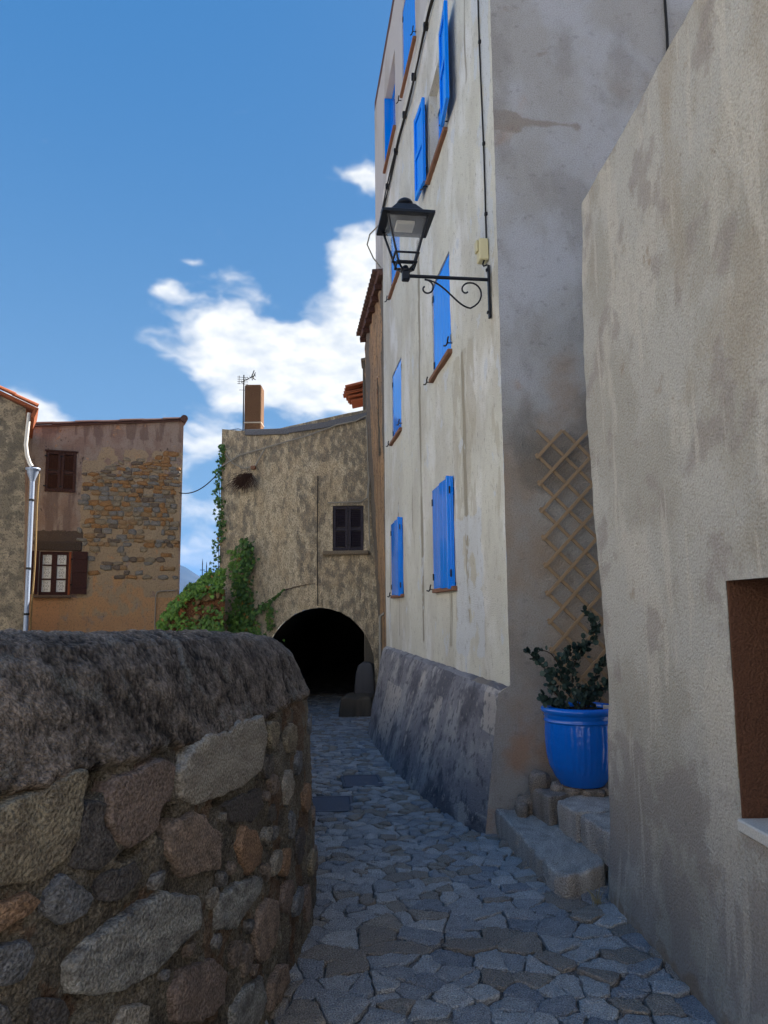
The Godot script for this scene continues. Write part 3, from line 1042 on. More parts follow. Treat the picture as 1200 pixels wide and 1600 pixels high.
func make_white_house() -> void:
	var root := thing("white_house", "tall pale plastered house with blue shutters and a battered grey plinth", "house", Vector3(0.937, 0, -5.9), atan(FACADE))
	var nz := noise(51, 1.0, 3)
	var near_w := [1.78, 2.75]
	var far_w := [5.2, 6.2]
	var holes := []
	for y in [1.84, 4.27, 6.73]:
		holes.append(Rect2(near_w[0], y, near_w[1] - near_w[0], 1.09))
		holes.append(Rect2(far_w[0], y, far_w[1] - far_w[0], 1.09))
	var face := func(s: float, y: float) -> Vector3:
		var k := smoothstep(0.0, 0.5, s) * smoothstep(7.21, 6.9, s)
		return Vector3((0.012 * nz.get_noise_2d(s * 0.9, y * 0.9) + 0.004 * nz.get_noise_2d(s * 5.0, y * 4.0)) * k + 0.004 * nz.get_noise_1d(y * 6.0), y, -s)
	var g := wall_sheet(0.0, 7.21, 1.0, 9.05, 0.09, holes, face, Vector3.RIGHT, 0.17, true)
	g.face([Vector3(0, 9.05, 0), Vector3(0, 9.05, -7.21), Vector3(0.14, 9.05, -7.21), Vector3(0.14, 9.05, 0)], Vector3.UP)
	g.face([Vector3(0, -0.8, -7.21), Vector3(0, 9.05, -7.21), Vector3(2, 9.05, -7.21), Vector3(2, -0.8, -7.21)], Vector3.FORWARD)
	var plaster := coated(facade_map(), "x", 0.0, 0.95, 7.3, 8.2, 1.7, 0.4)
	put(root, "facade_wall", g.mesh(), plaster)
	# upper storey, set back a little and longer than the wall below
	var uh := [Rect2(4.12, 9.70, 1.2, 1.42), Rect2(6.15, 9.70, 1.3, 1.42)]
	var up := func(s: float, y: float) -> Vector3: return Vector3(0.1 + 0.006 * nz.get_noise_2d(s * 1.2, y), y, -s)
	var gu := wall_sheet(0.0, 9.1, 7.55, 12.0, 0.12, uh, up, Vector3.RIGHT, 0.17, true)
	gu.face([Vector3(0.1, 7.55, -9.1), Vector3(0.1, 12, -9.1), Vector3(4, 12, -9.1), Vector3(4, 7.55, -9.1)], Vector3.FORWARD)
	var pu := Paint.new(512, 512, c8(204, 203, 200))
	pu.layer(c8(180, 177, 170), pu.field(31, 0.01, 4, 1.0, 4.0), 0.45, 0.75, 0.7)
	put(root, "upper_wall", gu.mesh(), coated(pu.tex(), "x", 0.0, 7.5, 9.2, 4.6, 1.6, 0.2))
	# end wall towards the steps
	var side := func(u: float, y: float) -> Vector3:
		var x0 := along([SIDE_X[0][0], SIDE_X[1][0], SIDE_X[2][0], SIDE_X[3][0], SIDE_X[4][0]], [SIDE_X[0][1], SIDE_X[1][1], SIDE_X[2][1], SIDE_X[3][1], SIDE_X[4][1]], y)
		var k := smoothstep(0.0, 0.2, u)
		return Vector3(lerpf(x0, 8.0, u) + (0.004 * nz.get_noise_1d(y * 6.0) if u < 0.001 else 0.0), y, (0.016 * nz.get_noise_2d(u * 12.0, y * 1.4) + 0.005 * nz.get_noise_2d(u * 70.0, y * 8.0)) * k)
	var gs := side_sheet(side)
	put(root, "end_wall", gs.mesh(), coated(side_map(), "z", -0.3, -0.5, 8.4, 10.0, 1.5, 0.3))
	box(root, "roof", M.old_tile, Vector3(4.15, 12.12, -4.55), Vector3(8.1, 0.2, 9.1))
	box(root, "rear_wall", M.white_paint, Vector3(7.95, 5.6, -4.6), Vector3(0.16, 12.8, 8.9))
	# plinth with its leaning face
	var pl := Geo.new()
	var pts := PackedVector3Array()
	var ns := 92
	var prof := [[-0.30, 1.04], [0.0, 1.0], [0.25, 0.78], [0.5, 0.55], [0.75, 0.33], [0.93, 0.17], [0.975, 0.12], [0.995, 0.04], [1.0, 0.0]]
	for j in range(prof.size() * 6 - 5):
		var k := j / 6.0
		var q := mini(int(k), prof.size() - 2)
		var yy := lerpf(prof[q][0], prof[q + 1][0], k - q)
		var pp := lerpf(prof[q][1], prof[q + 1][1], k - q)
		for i in ns:
			var s := 7.05 * (1.0 - float(i) / (ns - 1))
			var low := along(PLINTH_S, PLINTH_P, s)
			var off := 0.095 + (low - 0.095) * (pp - 0.17) / 0.83 if pp >= 0.17 else 0.095 * pp / 0.17
			var base := ground(5.9 + s) - 0.02
			var y := lerpf(base, 1.03, yy) if yy >= 0.0 else base + yy
			var e := smoothstep(0.0, 0.2, s)
			pts.append(Vector3(-off - (0.018 * nz.get_noise_2d(s * 1.6, y * 1.6) + 0.006 * nz.get_noise_2d(s * 9.0, y * 9.0)) * e, y + 0.012 * nz.get_noise_1d(s * 3.0) * maxf(yy, 0.0), -s))
	pl.grid(pts, ns, prof.size() * 6 - 5)
	put(root, "plinth", pl.mesh(), coated(plinth_map(), "x", 0.0, -0.6, 7.1, 1.7, 1.8, 0.5, T.pitted_h))
	# windows
	var out := Basis(Vector3(0, 0, 1), Vector3.UP, Vector3(-1, 0, 0))
	var all := []
	for h in holes:
		all.append([h, 0.0])
	for h in uh:
		all.append([h, 0.1])
	for n in all.size():
		var h: Rect2 = all[n][0]
		var x0: float = all[n][1]
		var s0 := h.position.x
		var s1 := h.end.x
		var y0 := h.position.y
		var w := (s1 - s0) / 2.0 - 0.004
		var t := sub(root, "window")
		var mid := (s0 + s1) / 2.0
		box(t, "sill", M.brick, Vector3(x0 + 0.035, y0 - 0.022, -mid), Vector3(0.17, 0.046, s1 - s0 + 0.10), Basis(), 0.006)
		for e in [s0 + 0.03, s1 - 0.03, mid]:
			box(t, "frame", M.blue, Vector3(x0 + 0.14, y0 + h.size.y / 2, -e), Vector3(0.05, h.size.y, 0.06 if e != mid else 0.08))
		for e in [y0 + 0.03, y0 + h.size.y - 0.03]:
			box(t, "rail", M.blue, Vector3(x0 + 0.14, e, -mid), Vector3(0.045, 0.06, s1 - s0 - 0.06))
		put(t, "pane", bevel_box(Vector3(0.006, h.size.y - 0.1, s1 - s0 - 0.1), 0.001), M.glass, Transform3D(Basis(), Vector3(x0 + 0.14, y0 + h.size.y / 2, -mid)))
		box(t, "curtain", M.white_paint, Vector3(x0 + 0.3, y0 + h.size.y / 2, -mid), Vector3(0.02, h.size.y + 0.3, s1 - s0 + 0.3))
		var hgt := h.size.y
		var turned := func(a: float) -> Basis: return out * Basis(Vector3.UP, a)
		match n:
			0, 1:  # ground floor: closed over the opening, standing a little off the wall
				plank_leaf(root, Transform3D(turned.call(-0.015), Vector3(-0.028, y0 - 0.01, -s1 + 0.0)), w + 0.01, hgt + 0.03, 1, M.blue)
				plank_leaf(root, Transform3D(turned.call(0.035), Vector3(-0.034, y0 - 0.01, -s0 - 0.0)), w - 0.012, hgt + 0.03, -1, M.blue)
				box(root, "shutter_bar", M.blue, Vector3(-0.06, y0 + hgt / 2, -s0 - 0.035), Vector3(0.035, hgt + 0.05, 0.05))
			4:  # third row, near: both leaves folded back
				plank_leaf(root, Transform3D(turned.call(-PI + 0.05), Vector3(-0.05, y0, -s1 - 0.03)), w, hgt, 1, M.blue)
				plank_leaf(root, Transform3D(turned.call(PI - 0.08), Vector3(-0.05, y0, -s0 + 0.03)), w, hgt, -1, M.blue)
			7:  # upper storey, far: open, its leaves swung back against the jambs
				box(root, "jamb_lining", M.blue, Vector3(x0 + 0.06, y0 + hgt / 2, -s1 + 0.022), Vector3(0.15, hgt - 0.01, 0.04))
			_:
				plank_leaf(root, Transform3D(out, Vector3(x0 + 0.022, y0 + 0.004, -s1 + 0.002)), w, hgt - 0.008, 1, M.blue)
				plank_leaf(root, Transform3D(out, Vector3(x0 + 0.022, y0 + 0.004, -s0 - 0.002)), w, hgt - 0.008, -1, M.blue)
		if n != 7:
			hook(root, Vector3(x0, y0 + 0.0, -s1 - 0.16))
			if n != 0 and n != 1:
				hook(root, Vector3(x0, y0 + 0.06, -s0 + 0.05))
	# cables along the top of the wall and down the corner
	var c := thing("cable_bundle", "bundle of black cables along the top of the white wall", "cable", root.position, root.rotation.y)
	var gc := Geo.new()
	for k in 3:
		var l := []
		for i in 34:
			var s := lerpf(1.2, 7.1, i / 33.0)
			l.append(Vector3(-0.03 - 0.012 * sin(k * 2.1 + s * 1.3), 8.72 + 0.03 * sin(s * 2.4 + k) - 0.05 * absf(sin(s * 1.25)) - 0.02 * k, -s))
		gc.tube(l, 0.011, 6)
	put(c, "wires", gc.mesh(), M.cable)
	for s in [1.5, 2.7, 3.6, 4.4, 5.3, 6.3]:
		box(c, "clip", M.black_iron, Vector3(-0.03, 8.70, -s), Vector3(0.06, 0.09, 0.05))
	var tail := Geo.new()
	tail.tube([Vector3(-0.03, 8.7, -7.05), Vector3(-0.05, 8.5, -7.2), Vector3(-0.22, 8.35, -7.3), Vector3(-0.27, 8.15, -7.3), Vector3(-0.16, 7.9, -7.3), Vector3(-0.02, 7.75, -7.35)], 0.014, 6)
	put(c, "loop", tail.mesh(), M.pale_cable)
	var d := thing("corner_cable", "thin black cable down the corner of the white wall to a small box", "cable", root.position, root.rotation.y)
	var gd := Geo.new()
	var l := []
	for i in 26:
		var y := lerpf(8.6, 4.72, i / 25.0)
		l.append(Vector3(-0.014, y, -0.36 + 0.012 * sin(y * 2.6) + 0.09 * (8.6 - y) / 3.9))
	gd.tube(l, 0.008, 6)
	put(d, "wire", gd.mesh(), M.cable)
	for y in [7.6, 6.6, 5.6, 4.95]:
		box(d, "clip", M.black_iron, Vector3(-0.012, y, -0.36 + 0.012 * sin(y * 2.6) + 0.09 * (8.6 - y) / 3.9), Vector3(0.024, 0.03, 0.026), Basis(), 0.003)
	var b := thing("junction_box", "small cream junction box above the lantern bracket", "box", root.position, root.rotation.y)
	var cream := plain(c8(206, 198, 160), 0.6)
	box(b, "case", cream, Vector3(-0.045, 4.62, -0.29), Vector3(0.08, 0.19, 0.11), Basis(), 0.008)
	box(b, "lid", cream, Vector3(-0.095, 4.66, -0.30), Vector3(0.018, 0.10, 0.075), Basis(), 0.006)
	var gb := Geo.new()
	gb.tube([Vector3(-0.04, 4.53, -0.26), Vector3(-0.06, 4.48, -0.24), Vector3(-0.06, 4.45, -0.21), Vector3(-0.03, 4.46, -0.2)], 0.007, 6)
	put(b, "lead", gb.mesh(), M.cable)
	var e := thing("end_wall_cable", "thin black cable hanging down the grey end wall", "cable", root.position, root.rotation.y)
	var ge := Geo.new()
	var le := []
	for i in 14:
		var y := lerpf(9.5, 4.0, i / 13.0)
		le.append(Vector3(1.58 + 0.03 * sin(y * 1.7) + 0.01 * sin(y * 5.0), y, 0.03))
	ge.tube(le, 0.012, 6)
	put(e, "wire", ge.mesh(), M.cable)


func side_sheet(f: Callable) -> Geo:
	var ys := cuts(-0.5, 12.2, 0.08, [0.0, 0.98, 1.04])
	var us := PackedFloat32Array()
	for i in 30:
		us.append(0.25 * i / 29.0)
	for i in range(1, 12):
		us.append(0.25 + 0.75 * i / 11.0)
	var p := PackedVector3Array()
	for y in ys:
		for u in us:
			p.append(f.call(u, y))
	var g := Geo.new()
	g.grid(p, us.size(), ys.size())
	return g


# ---------------------------------------------------------------- lantern
func make_lantern() -> void:
	var root := thing("wall_lantern", "black four-sided street lantern on a scrolled iron wall bracket", "street lamp", Vector3(0.937, 0, -5.9), atan(FACADE))
	var z := -0.215
	var y := 4.335
	var lx := -0.72
	# bracket
	box(root, "wall_plate", M.lamp_iron, Vector3(-0.018, 4.23, z), Vector3(0.02, 0.46, 0.036))
	for yy in [4.42, 4.05]:
		box(root, "bolt", M.lamp_iron, Vector3(-0.034, yy, z), Vector3(0.016, 0.026, 0.026), Basis(), 0.005)
	var arm := Geo.new()
	arm.tube([Vector3(-0.02, y, z), Vector3(lx, y, z)], 0.0155, 8)
	put(root, "arm", arm.mesh(), M.lamp_iron)
	var sc := Geo.new()
	var l := []
	for i in 22:  # curl under the arm's free end
		var a := lerpf(-3.9, 1.75, i / 21.0)
		var r := lerpf(0.018, 0.075, i / 21.0)
		l.append(Vector3(lx + 0.17 - cos(a + PI) * r, y - 0.098 + sin(a) * r + 0.0, z))
	for i in range(1, 14):
		var t := i / 13.0
		var p0 := Vector3(lx + 0.16, y - 0.024, z)
		var p1 := Vector3(lx + 0.33, y - 0.03, z)
		var p2 := Vector3(lx + 0.42, y - 0.25, z)
		var p3 := Vector3(-0.18, y - 0.255, z)
		l.append(p0.bezier_interpolate(p1, p2, p3, t))
	for i in range(1, 24):  # and up into the curl at the wall
		var a := lerpf(-PI / 2, PI / 2 + 3.6, i / 23.0)
		var r := lerpf(0.15, 0.02, pow(i / 23.0, 0.7))
		var cy := lerpf(y - 0.105, y - 0.10, i / 23.0)
		l.append(Vector3(-0.18 - 0.03 * i / 23.0 + cos(a) * r * 0.95, cy + sin(a) * r * lerpf(1.0, 0.8, i / 23.0), z))
	sc.tube(l, 0.0075, 6)
	put(root, "scroll", sc.mesh(), M.lamp_iron)
	# lantern
	box(root, "socket", M.lamp_iron, Vector3(lx, y + 0.0, z), Vector3(0.062, 0.085, 0.062), Basis(), 0.008)
	var g := Geo.new()
	g.lathe([Vector2(0.001, 0.03), Vector2(0.035, 0.03), Vector2(0.05, 0.045), Vector2(0.03, 0.06), Vector2(0.02, 0.085), Vector2(0.001, 0.086)], 12)
	put(root, "collar", g.mesh(), M.lamp_iron, Transform3D(Basis(), Vector3(lx, y, z)))
	var bot := y + 0.09
	var top := y + 0.46
	var rb := 0.075
	var rt := 0.165
	var frame := Geo.new()
	for sx in [-1, 1]:
		for sz in [-1, 1]:
			frame.tube([Vector3(lx + sx * 0.028, y + 0.045, z + sz * 0.028), Vector3(lx + sx * rb * 0.85, bot - 0.01, z + sz * rb * 0.85), Vector3(lx + sx * rb, bot + 0.02, z + sz * rb), Vector3(lx + sx * rt, top, z + sz * rt)], 0.010, 6)
	put(root, "posts", frame.mesh(), M.lamp_iron)
	for h in [bot, bot + 0.07]:
		var r := lerpf(rb, rt, (h - bot) / (top - bot)) + 0.004
		var ring := Geo.new()
		for k in [[-1, -1, 1, -1], [1, -1, 1, 1], [1, 1, -1, 1], [-1, 1, -1, -1]]:
			ring.tube([Vector3(lx + k[0] * r, h, z + k[1] * r), Vector3(lx + k[2] * r, h, z + k[3] * r)], 0.009, 6)
		put(root, "ring", ring.mesh(), M.lamp_iron)
	for k in 4:
		var b := Basis(Vector3.UP, k * PI / 2)
		var q := Geo.new()
		q.face([b * Vector3(-rb, bot + 0.07, rb), b * Vector3(rb, bot + 0.07, rb), b * Vector3(rt - 0.01, top, rt - 0.01), b * Vector3(-rt + 0.01, top, rt - 0.01)], b * Vector3.BACK)
		put(root, "pane", q.mesh(), M.glass, Transform3D(Basis(), Vector3(lx, 0, z)))
	var eave := Geo.new()
	var e := 0.215
	for k in 4:
		var b := Basis(Vector3.UP, k * PI / 2)
		eave.face([b * Vector3(-e, top - 0.012, e), b * Vector3(e, top - 0.012, e), b * Vector3(e, top + 0.01, e), b * Vector3(-e, top + 0.01, e)], b * Vector3.BACK)
		eave.face([b * Vector3(-e, top + 0.01, e), b * Vector3(e, top + 0.01, e), b * Vector3(0.13, top + 0.06, 0.13), b * Vector3(-0.13, top + 0.06, 0.13)], b * Vector3(0, 1, 1))
		eave.face([b * Vector3(-0.13, top + 0.06, 0.13), b * Vector3(0.13, top + 0.06, 0.13), b * Vector3(0.075, top + 0.135, 0.075), b * Vector3(-0.075, top + 0.135, 0.075)], b * Vector3(0, 1, 2))
	eave.face([Vector3(-e, top - 0.012, -e), Vector3(e, top - 0.012, -e), Vector3(e, top - 0.012, e), Vector3(-e, top - 0.012, e)], Vector3.DOWN)
	eave.face([Vector3(-0.075, top + 0.135, -0.075), Vector3(0.075, top + 0.135, -0.075), Vector3(0.075, top + 0.135, 0.075), Vector3(-0.075, top + 0.135, 0.075)], Vector3.UP)
	put(root, "hood", eave.mesh(), M.lamp_iron, Transform3D(Basis(), Vector3(lx, 0, z)))
	var cap := Geo.new()
	cap.lathe([Vector2(0.045, 0.13), Vector2(0.045, 0.155), Vector2(0.066, 0.16), Vector2(0.068, 0.175), Vector2(0.055, 0.195), Vector2(0.03, 0.212), Vector2(0.001, 0.218)], 18)
	put(root, "finial", cap.mesh(), M.lamp_iron, Transform3D(Basis(), Vector3(lx, top, z)))
	box(root, "diffuser", plain(c8(190, 188, 180), 0.35), Vector3(lx - 0.005, top - 0.03, z + 0.0), Vector3(0.15, 0.03, 0.15))


# ---------------------------------------------------------------- the house before the passage
func make_brown_house() -> void:
	var root := thing("brown_house", "narrow weathered brown house with overhanging eaves beyond the white house", "house", Vector3(0.937, 0, -5.9), atan(FACADE))
	var nz := noise(61, 1.0, 4)
	var f := func(s: float, y: float) -> Vector3: return Vector3(0.03 + 0.035 * nz.get_noise_2d(s * 1.6, y * 1.2) + 0.014 * nz.get_noise_2d(s * 9.0, y * 4.0) + 0.24 * clampf((s - 7.2) / 3.0, 0.0, 1.0) * clampf(1.0 - (y - 1.2) / 4.5, 0.0, 1.0), y, -s)
	var slit := Rect2(8.25, 4.5, 0.22, 1.5)
	var g := wall_sheet(7.225, 10.6, -0.8, 7.7, 0.07, [slit], f, Vector3.RIGHT, 0.5, true)
	var p := Paint.new(512, 1024, c8(180, 150, 120))
	p.layer(c8(150, 126, 102), p.field(1, 0.02, 5, 1.0, 5.0), 0.4, 0.7, 0.8)
	p.layer(c8(204, 164, 122), p.field(2, 0.02, 5, 1.0, 4.0), 0.55, 0.7, 0.8)
	p.layer(c8(128, 122, 114), p.field(3, 0.01, 5, 1.0, 3.0), 0.35, 0.5, 0.95, p.spots([[0.0, 0.0, 0.16, 1.0, 0.75], [0.72, 0.0, 1.0, 1.0, 0.72]], 0.0, 32))
	p.layer(c8(96, 86, 76), p.field(4, 0.09, 4), 0.64, 0.74, 0.7)
	put(root, "wall", g.mesh(), coated(p.tex(), "x", 7.2, -0.8, 3.42, 8.5, 1.5, 1.2, T.stone_h))
	box(root, "slit_back", M.dark, Vector3(0.58, 5.25, -8.36), Vector3(0.03, 1.7, 0.4))
	box(root, "rear_wall", M.dark, Vector3(4.0, 3.5, -8.9), Vector3(0.1, 8.4, 3.3))
	box(root, "roof", M.old_tile, Vector3(2.0, 7.86, -8.9), Vector3(4.2, 0.1, 3.35), Basis(Vector3.BACK, 0.12))
	for i in 6:
		box(root, "rafter", M.brown_louvre, Vector3(0.06, 7.5, -7.6 - i * 0.55), Vector3(0.34, 0.1, 0.09), Basis(Vector3.BACK, 0.12))
	for i in 17:
		var t := Geo.new()
		var pts := PackedVector3Array()
		for j in 2:
			for k in 9:
				var a := PI * k / 8.0
				pts.append(Vector3(0.5 * j - 0.04, sin(a) * 0.07, cos(a) * -0.085))
		t.grid(pts, 9, 2)
		put(root, "roof_tile", t.mesh(), M.old_tile, Transform3D(Basis(Vector3.BACK, 0.12), Vector3(-0.13, 7.64, -7.35 - i * 0.195)))
	var b := thing("waste_pipe", "thin grey pipe on the brown wall beside the passage", "pipe", root.position, root.rotation.y)
	var gp := Geo.new()
	gp.tube([Vector3(0.06, -0.25, -8.5), Vector3(0.06, 1.5, -8.5), Vector3(0.14, 1.56, -8.5)], 0.03, 8)
	put(b, "tube", gp.mesh(), M.pale_cable)


# ---------------------------------------------------------------- house with the passage
func make_arch_house() -> void:
	var root := thing("passage_house", "mottled tan house with a dark arched passage through its ground floor", "house", Vector3(0, 0, -16.3))
	var nz := noise(66, 1.0, 4)
	var cx := -1.375
	var hw := 1.15
	var spring := 0.42
	var rad := 1.26
	var top := func(x: float) -> float: return along([-3.5, -3.04, -2.2, -1.37, -0.37, 0.2], [5.55, 5.50, 5.56, 5.75, 5.96, 5.98], x)
	var soffit := func(x: float) -> float:
		var t: float = clampf((x - cx) / hw, -1.0, 1.0)
		return spring + rad * sqrt(maxf(0.0, 1.0 - t * t)) + 0.025 * nz.get_noise_1d(x * 9.0)
	var low := func(_x: float) -> float: return -1.6
	var pt := func(x: float, y: float) -> Vector3: return Vector3(x, y, 0.03 * nz.get_noise_2d(x * 1.1, y * 1.1) + 0.012 * nz.get_noise_2d(x * 6.0, y * 6.0))
	var win := Rect2(-1.10, 2.88, 0.66, 0.97)
	var parts := [[-3.5, cx - hw, low, top, 30], [cx - hw, win.position.x, soffit, top, 40], [win.position.x, win.end.x, soffit, func(_x): return win.position.y, 30], [win.position.x, win.end.x, func(_x): return win.end.y, top, 24], [win.end.x, cx + hw, soffit, top, 14], [cx + hw, 0.12, low, top, 14]]
	var g := Geo.new()
	for a in parts:
		var n: int = a[4]
		var p := PackedVector3Array()
		for j in 46:
			for i in n:
				var x := lerpf(a[0], a[1], float(i) / (n - 1))
				p.append(pt.call(x, lerpf(a[2].call(x), a[3].call(x), j / 45.0)))
		g.grid(p, n, 46)
	var cs := [win.position, Vector2(win.end.x, win.position.y), win.end, Vector2(win.position.x, win.end.y)]
	for i in 4:
		var a: Vector3 = pt.call(cs[i].x, cs[i].y)
		var b: Vector3 = pt.call(cs[(i + 1) % 4].x, cs[(i + 1) % 4].y)
		g.face([a, b, b + Vector3(0, 0, -0.14), a + Vector3(0, 0, -0.14)], pt.call(win.get_center().x, win.get_center().y) - (a + b) / 2)
	for i in 20:
		var x0 := lerpf(-3.5, 0.12, i / 20.0)
		var x1 := lerpf(-3.5, 0.12, (i + 1) / 20.0)
		var a: Vector3 = pt.call(x0, top.call(x0))
		var b: Vector3 = pt.call(x1, top.call(x1))
		g.face([a, b, b + Vector3(0, 0, -0.3), a + Vector3(0, 0, -0.3)], Vector3.UP)
	g.face([Vector3(-3.5, -1.6, 0), Vector3(-3.5, 5.55, 0), Vector3(-3.5, 5.55, -6), Vector3(-3.5, -1.6, -6)], Vector3.LEFT)
	var m := Paint.new(1024, 1024, c8(222, 207, 178))
	m.layer(c8(208, 188, 156), m.field(1, 0.006, 5), 0.4, 0.65, 0.8)
	m.layer(c8(228, 212, 182), m.field(2, 0.008, 5), 0.55, 0.7, 0.7, m.spots([[0.2, 0.45, 0.62, 0.85, 0.72], [0.3, 0.12, 0.5, 0.3, 0.6], [0.68, 0.14, 0.82, 0.34, 0.66]], 0.42))
	# lichen and soot: the top, the right-hand edge, a band down the middle
	m.layer(c8(124, 118, 108), m.field(3, 0.02, 6), 0.42, 0.74, 0.75, m.spots([[0.0, 0.0, 1.0, 0.16, 0.6], [0.72, 0.0, 1.0, 0.34, 0.66], [0.88, 0.2, 1.0, 1.0, 0.74], [0.45, 0.2, 0.62, 0.52, 0.58], [0.0, 0.16, 0.22, 0.5, 0.54], [0.6, 0.42, 1.0, 0.78, 0.56]], 0.36))
	m.layer(c8(120, 112, 101), m.field(4, 0.13, 5), 0.55, 0.72, 0.7)
	m.layer(c8(172, 156, 132), m.field(14, 0.03, 6), 0.5, 0.65, 0.55)
	m.layer(c8(226, 208, 176), m.field(5, 0.09, 5), 0.68, 0.76, 0.6)
	var plaster := coated(m.tex(), "z", -3.5, -1.6, 3.65, 7.6, 1.5, 1.0, T.stone_h)
	put(root, "front_wall", g.mesh(), plaster)
	# vault, jambs and end of the passage
	var v := Geo.new()
	var p := PackedVector3Array()
	var ring := []
	ring.append(Vector2(cx + hw, -1.2))
	ring.append(Vector2(cx + hw, -0.2))
	for k in 25:
		var a := PI * k / 24.0
		ring.append(Vector2(cx + hw * cos(a), spring + rad * sin(a)))
	ring.append(Vector2(cx - hw, -0.2))
	ring.append(Vector2(cx - hw, -1.2))
	for j in 25:
		var dz := -14.5 * j / 24.0
		for q in ring.size():
			var r: Vector2 = ring[q]
			var k := 1.0 + (0.02 * nz.get_noise_2d(q * 0.9, dz * 1.4) if j > 0 else 0.0)
			p.append(Vector3(cx + (r.x - cx) * k, spring + (r.y - spring) * k, dz))
	v.grid(p, ring.size(), 25)
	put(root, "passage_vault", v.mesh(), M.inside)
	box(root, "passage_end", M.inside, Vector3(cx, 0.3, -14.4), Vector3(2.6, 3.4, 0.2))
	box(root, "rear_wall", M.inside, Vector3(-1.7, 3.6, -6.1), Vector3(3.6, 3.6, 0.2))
	box(root, "roof", M.old_tile, Vector3(-1.7, 5.3, -3.2), Vector3(3.5, 0.12, 5.6))
	# window with closed shutters
	var w := sub(root, "window")
	box(w, "sill", plain(c8(150, 136, 116), 0.95, 0.0, T.stone, 2.0, T.stone_h, 1.0), Vector3(win.get_center().x - 0.05, win.position.y - 0.05, 0.03), Vector3(0.98, 0.09, 0.2), Basis(Vector3.BACK, 0.01), 0.02)
	box(w, "backing", M.dark, Vector3(win.get_center().x, win.get_center().y, -0.15), Vector3(0.7, 1.0, 0.02))
	for k in 2:
		louvre_leaf(root, Transform3D(Basis(), Vector3(win.position.x + 0.004 + k * 0.33, win.position.y + 0.004, -0.04)), 0.324, 0.962, M.slate_paint, 9)
	# a broken brick end stands out of the wall; a dry bush grows under it
	var ph := sub(root, "brick_end")
	box(ph, "brick", M.brick, Vector3(-2.80, 4.68, 0.05), Vector3(0.1, 0.07, 0.12), Basis(Vector3.BACK, 0.1), 0.01)
	var bush := thing("dry_bush", "dry brown bush hanging from a hole in the tan wall", "bush", Vector3(-2.95, 4.5, -16.22))
	var bg := Geo.new()
	rng.seed = 33
	for i in 260:
		var a := Vector3(rng.randf_range(-0.05, 0.14), rng.randf_range(-0.02, 0.06), 0.0)
		var e := Vector3(rng.randfn(-0.08, 0.13), rng.randfn(-0.2, 0.09), rng.randf_range(0.03, 0.22))
		var mid := a.lerp(e, 0.5) + Vector3(rng.randfn(0, 0.03), rng.randfn(0.02, 0.03), rng.randf_range(0.0, 0.05))
		bg.tube([a, mid, e], 0.004, 3)
	put(bush, "twigs", bg.mesh(), plain(c8(84, 62, 52), 0.95))
	# wires over the front
	var cab := thing("facade_wires", "grey wires looping over the front of the passage house", "cable", Vector3(0, 0, -16.24))
	var runs := [
		[Vector3(-3.46, 4.72, 0.02), Vector3(-3.1, 4.95, 0.02), Vector3(-2.5, 5.12, 0.02), Vector3(-1.6, 5.38, 0.02), Vector3(-1.0, 5.6, 0.02), Vector3(-0.6, 5.68, 0.02), Vector3(-0.36, 5.8, 0.02)],
		[Vector3(-3.4, 5.0, 0.02), Vector3(-3.25, 4.78, 0.02), Vector3(-3.0, 4.66, 0.02), Vector3(-2.75, 4.72, 0.02), Vector3(-2.55, 5.1, 0.02)],
		[Vector3(-0.36, 5.8, 0.02), Vector3(-0.34, 5.0, 0.02), Vector3(-0.32, 4.4, 0.02), Vector3(-0.36, 4.0, 0.02), Vector3(-0.5, 3.92, 0.02), Vector3(-1.2, 3.9, 0.02)],
		[Vector3(-0.30, 5.75, 0.02), Vector3(-0.29, 4.6, 0.02), Vector3(-0.33, 4.1, 0.02), Vector3(-0.31, 3.0, 0.02)],
		[Vector3(-1.41, 4.48, 0.03), Vector3(-1.42, 3.0, 0.03), Vector3(-1.405, 1.72, 0.03)]]
	for k in runs.size():
		var gw := Geo.new()
		gw.tube(runs[k], 0.016 if k < 4 else 0.011, 6)
		put(cab, "wire", gw.mesh(), M.pale_cable if k < 4 else M.cable)
	var span := thing("overhead_wire", "sagging wire strung between the terracotta house and the passage house", "cable")
	var gs := Geo.new()
	var ls := []
	for i in 15:
		var t := i / 14.0
		ls.append(Vector3(-4.70, 4.34, -17.46).lerp(Vector3(-3.44, 4.72, -16.24), t) - Vector3(0, 0.8 * t * (1 - t), 0))
	gs.tube(ls, 0.012, 6)
	put(span, "wire", gs.mesh(), M.cable)
	# chimney and aerial
	var ch := thing("chimney", "square rendered chimney with a pale band on the passage house", "chimney", Vector3(-2.86, 5.36, -16.62))
	var cm := plain(c8(140, 108, 82), 0.95, 0.0, T.lichen, 2.0, T.stone_h, 1.0)
	box(ch, "stack", cm, Vector3(0, 0.6, 0), Vector3(0.37, 1.2, 0.4), Basis(), 0.015)
	box(ch, "band", plain(c8(190, 180, 165), 0.9), Vector3(0, 0.36, 0), Vector3(0.385, 0.03, 0.415), Basis(), 0.006)
	box(ch, "crown", cm, Vector3(0, 1.2, 0), Vector3(0.34, 0.04, 0.37), Basis(), 0.012)
	put(ch, "flashing", bevel_box(Vector3(0.9, 0.16, 0.05), 0.01), plain(c8(118, 122, 130), 0.6), Transform3D(Basis(Vector3.BACK, 0.03), Vector3(0.35, 0.10, 0.28)))
	var an := thing("television_aerial", "television aerial on a thin mast beside the chimney", "aerial", Vector3(-3.08, 5.5, -16.5))
	var ga := Geo.new()
	ga.tube([Vector3(0, -0.15, 0), Vector3(0, 1.32, 0)], 0.014, 6)
	put(an, "mast", ga.mesh(), M.black_iron)
	var boom := Geo.new()
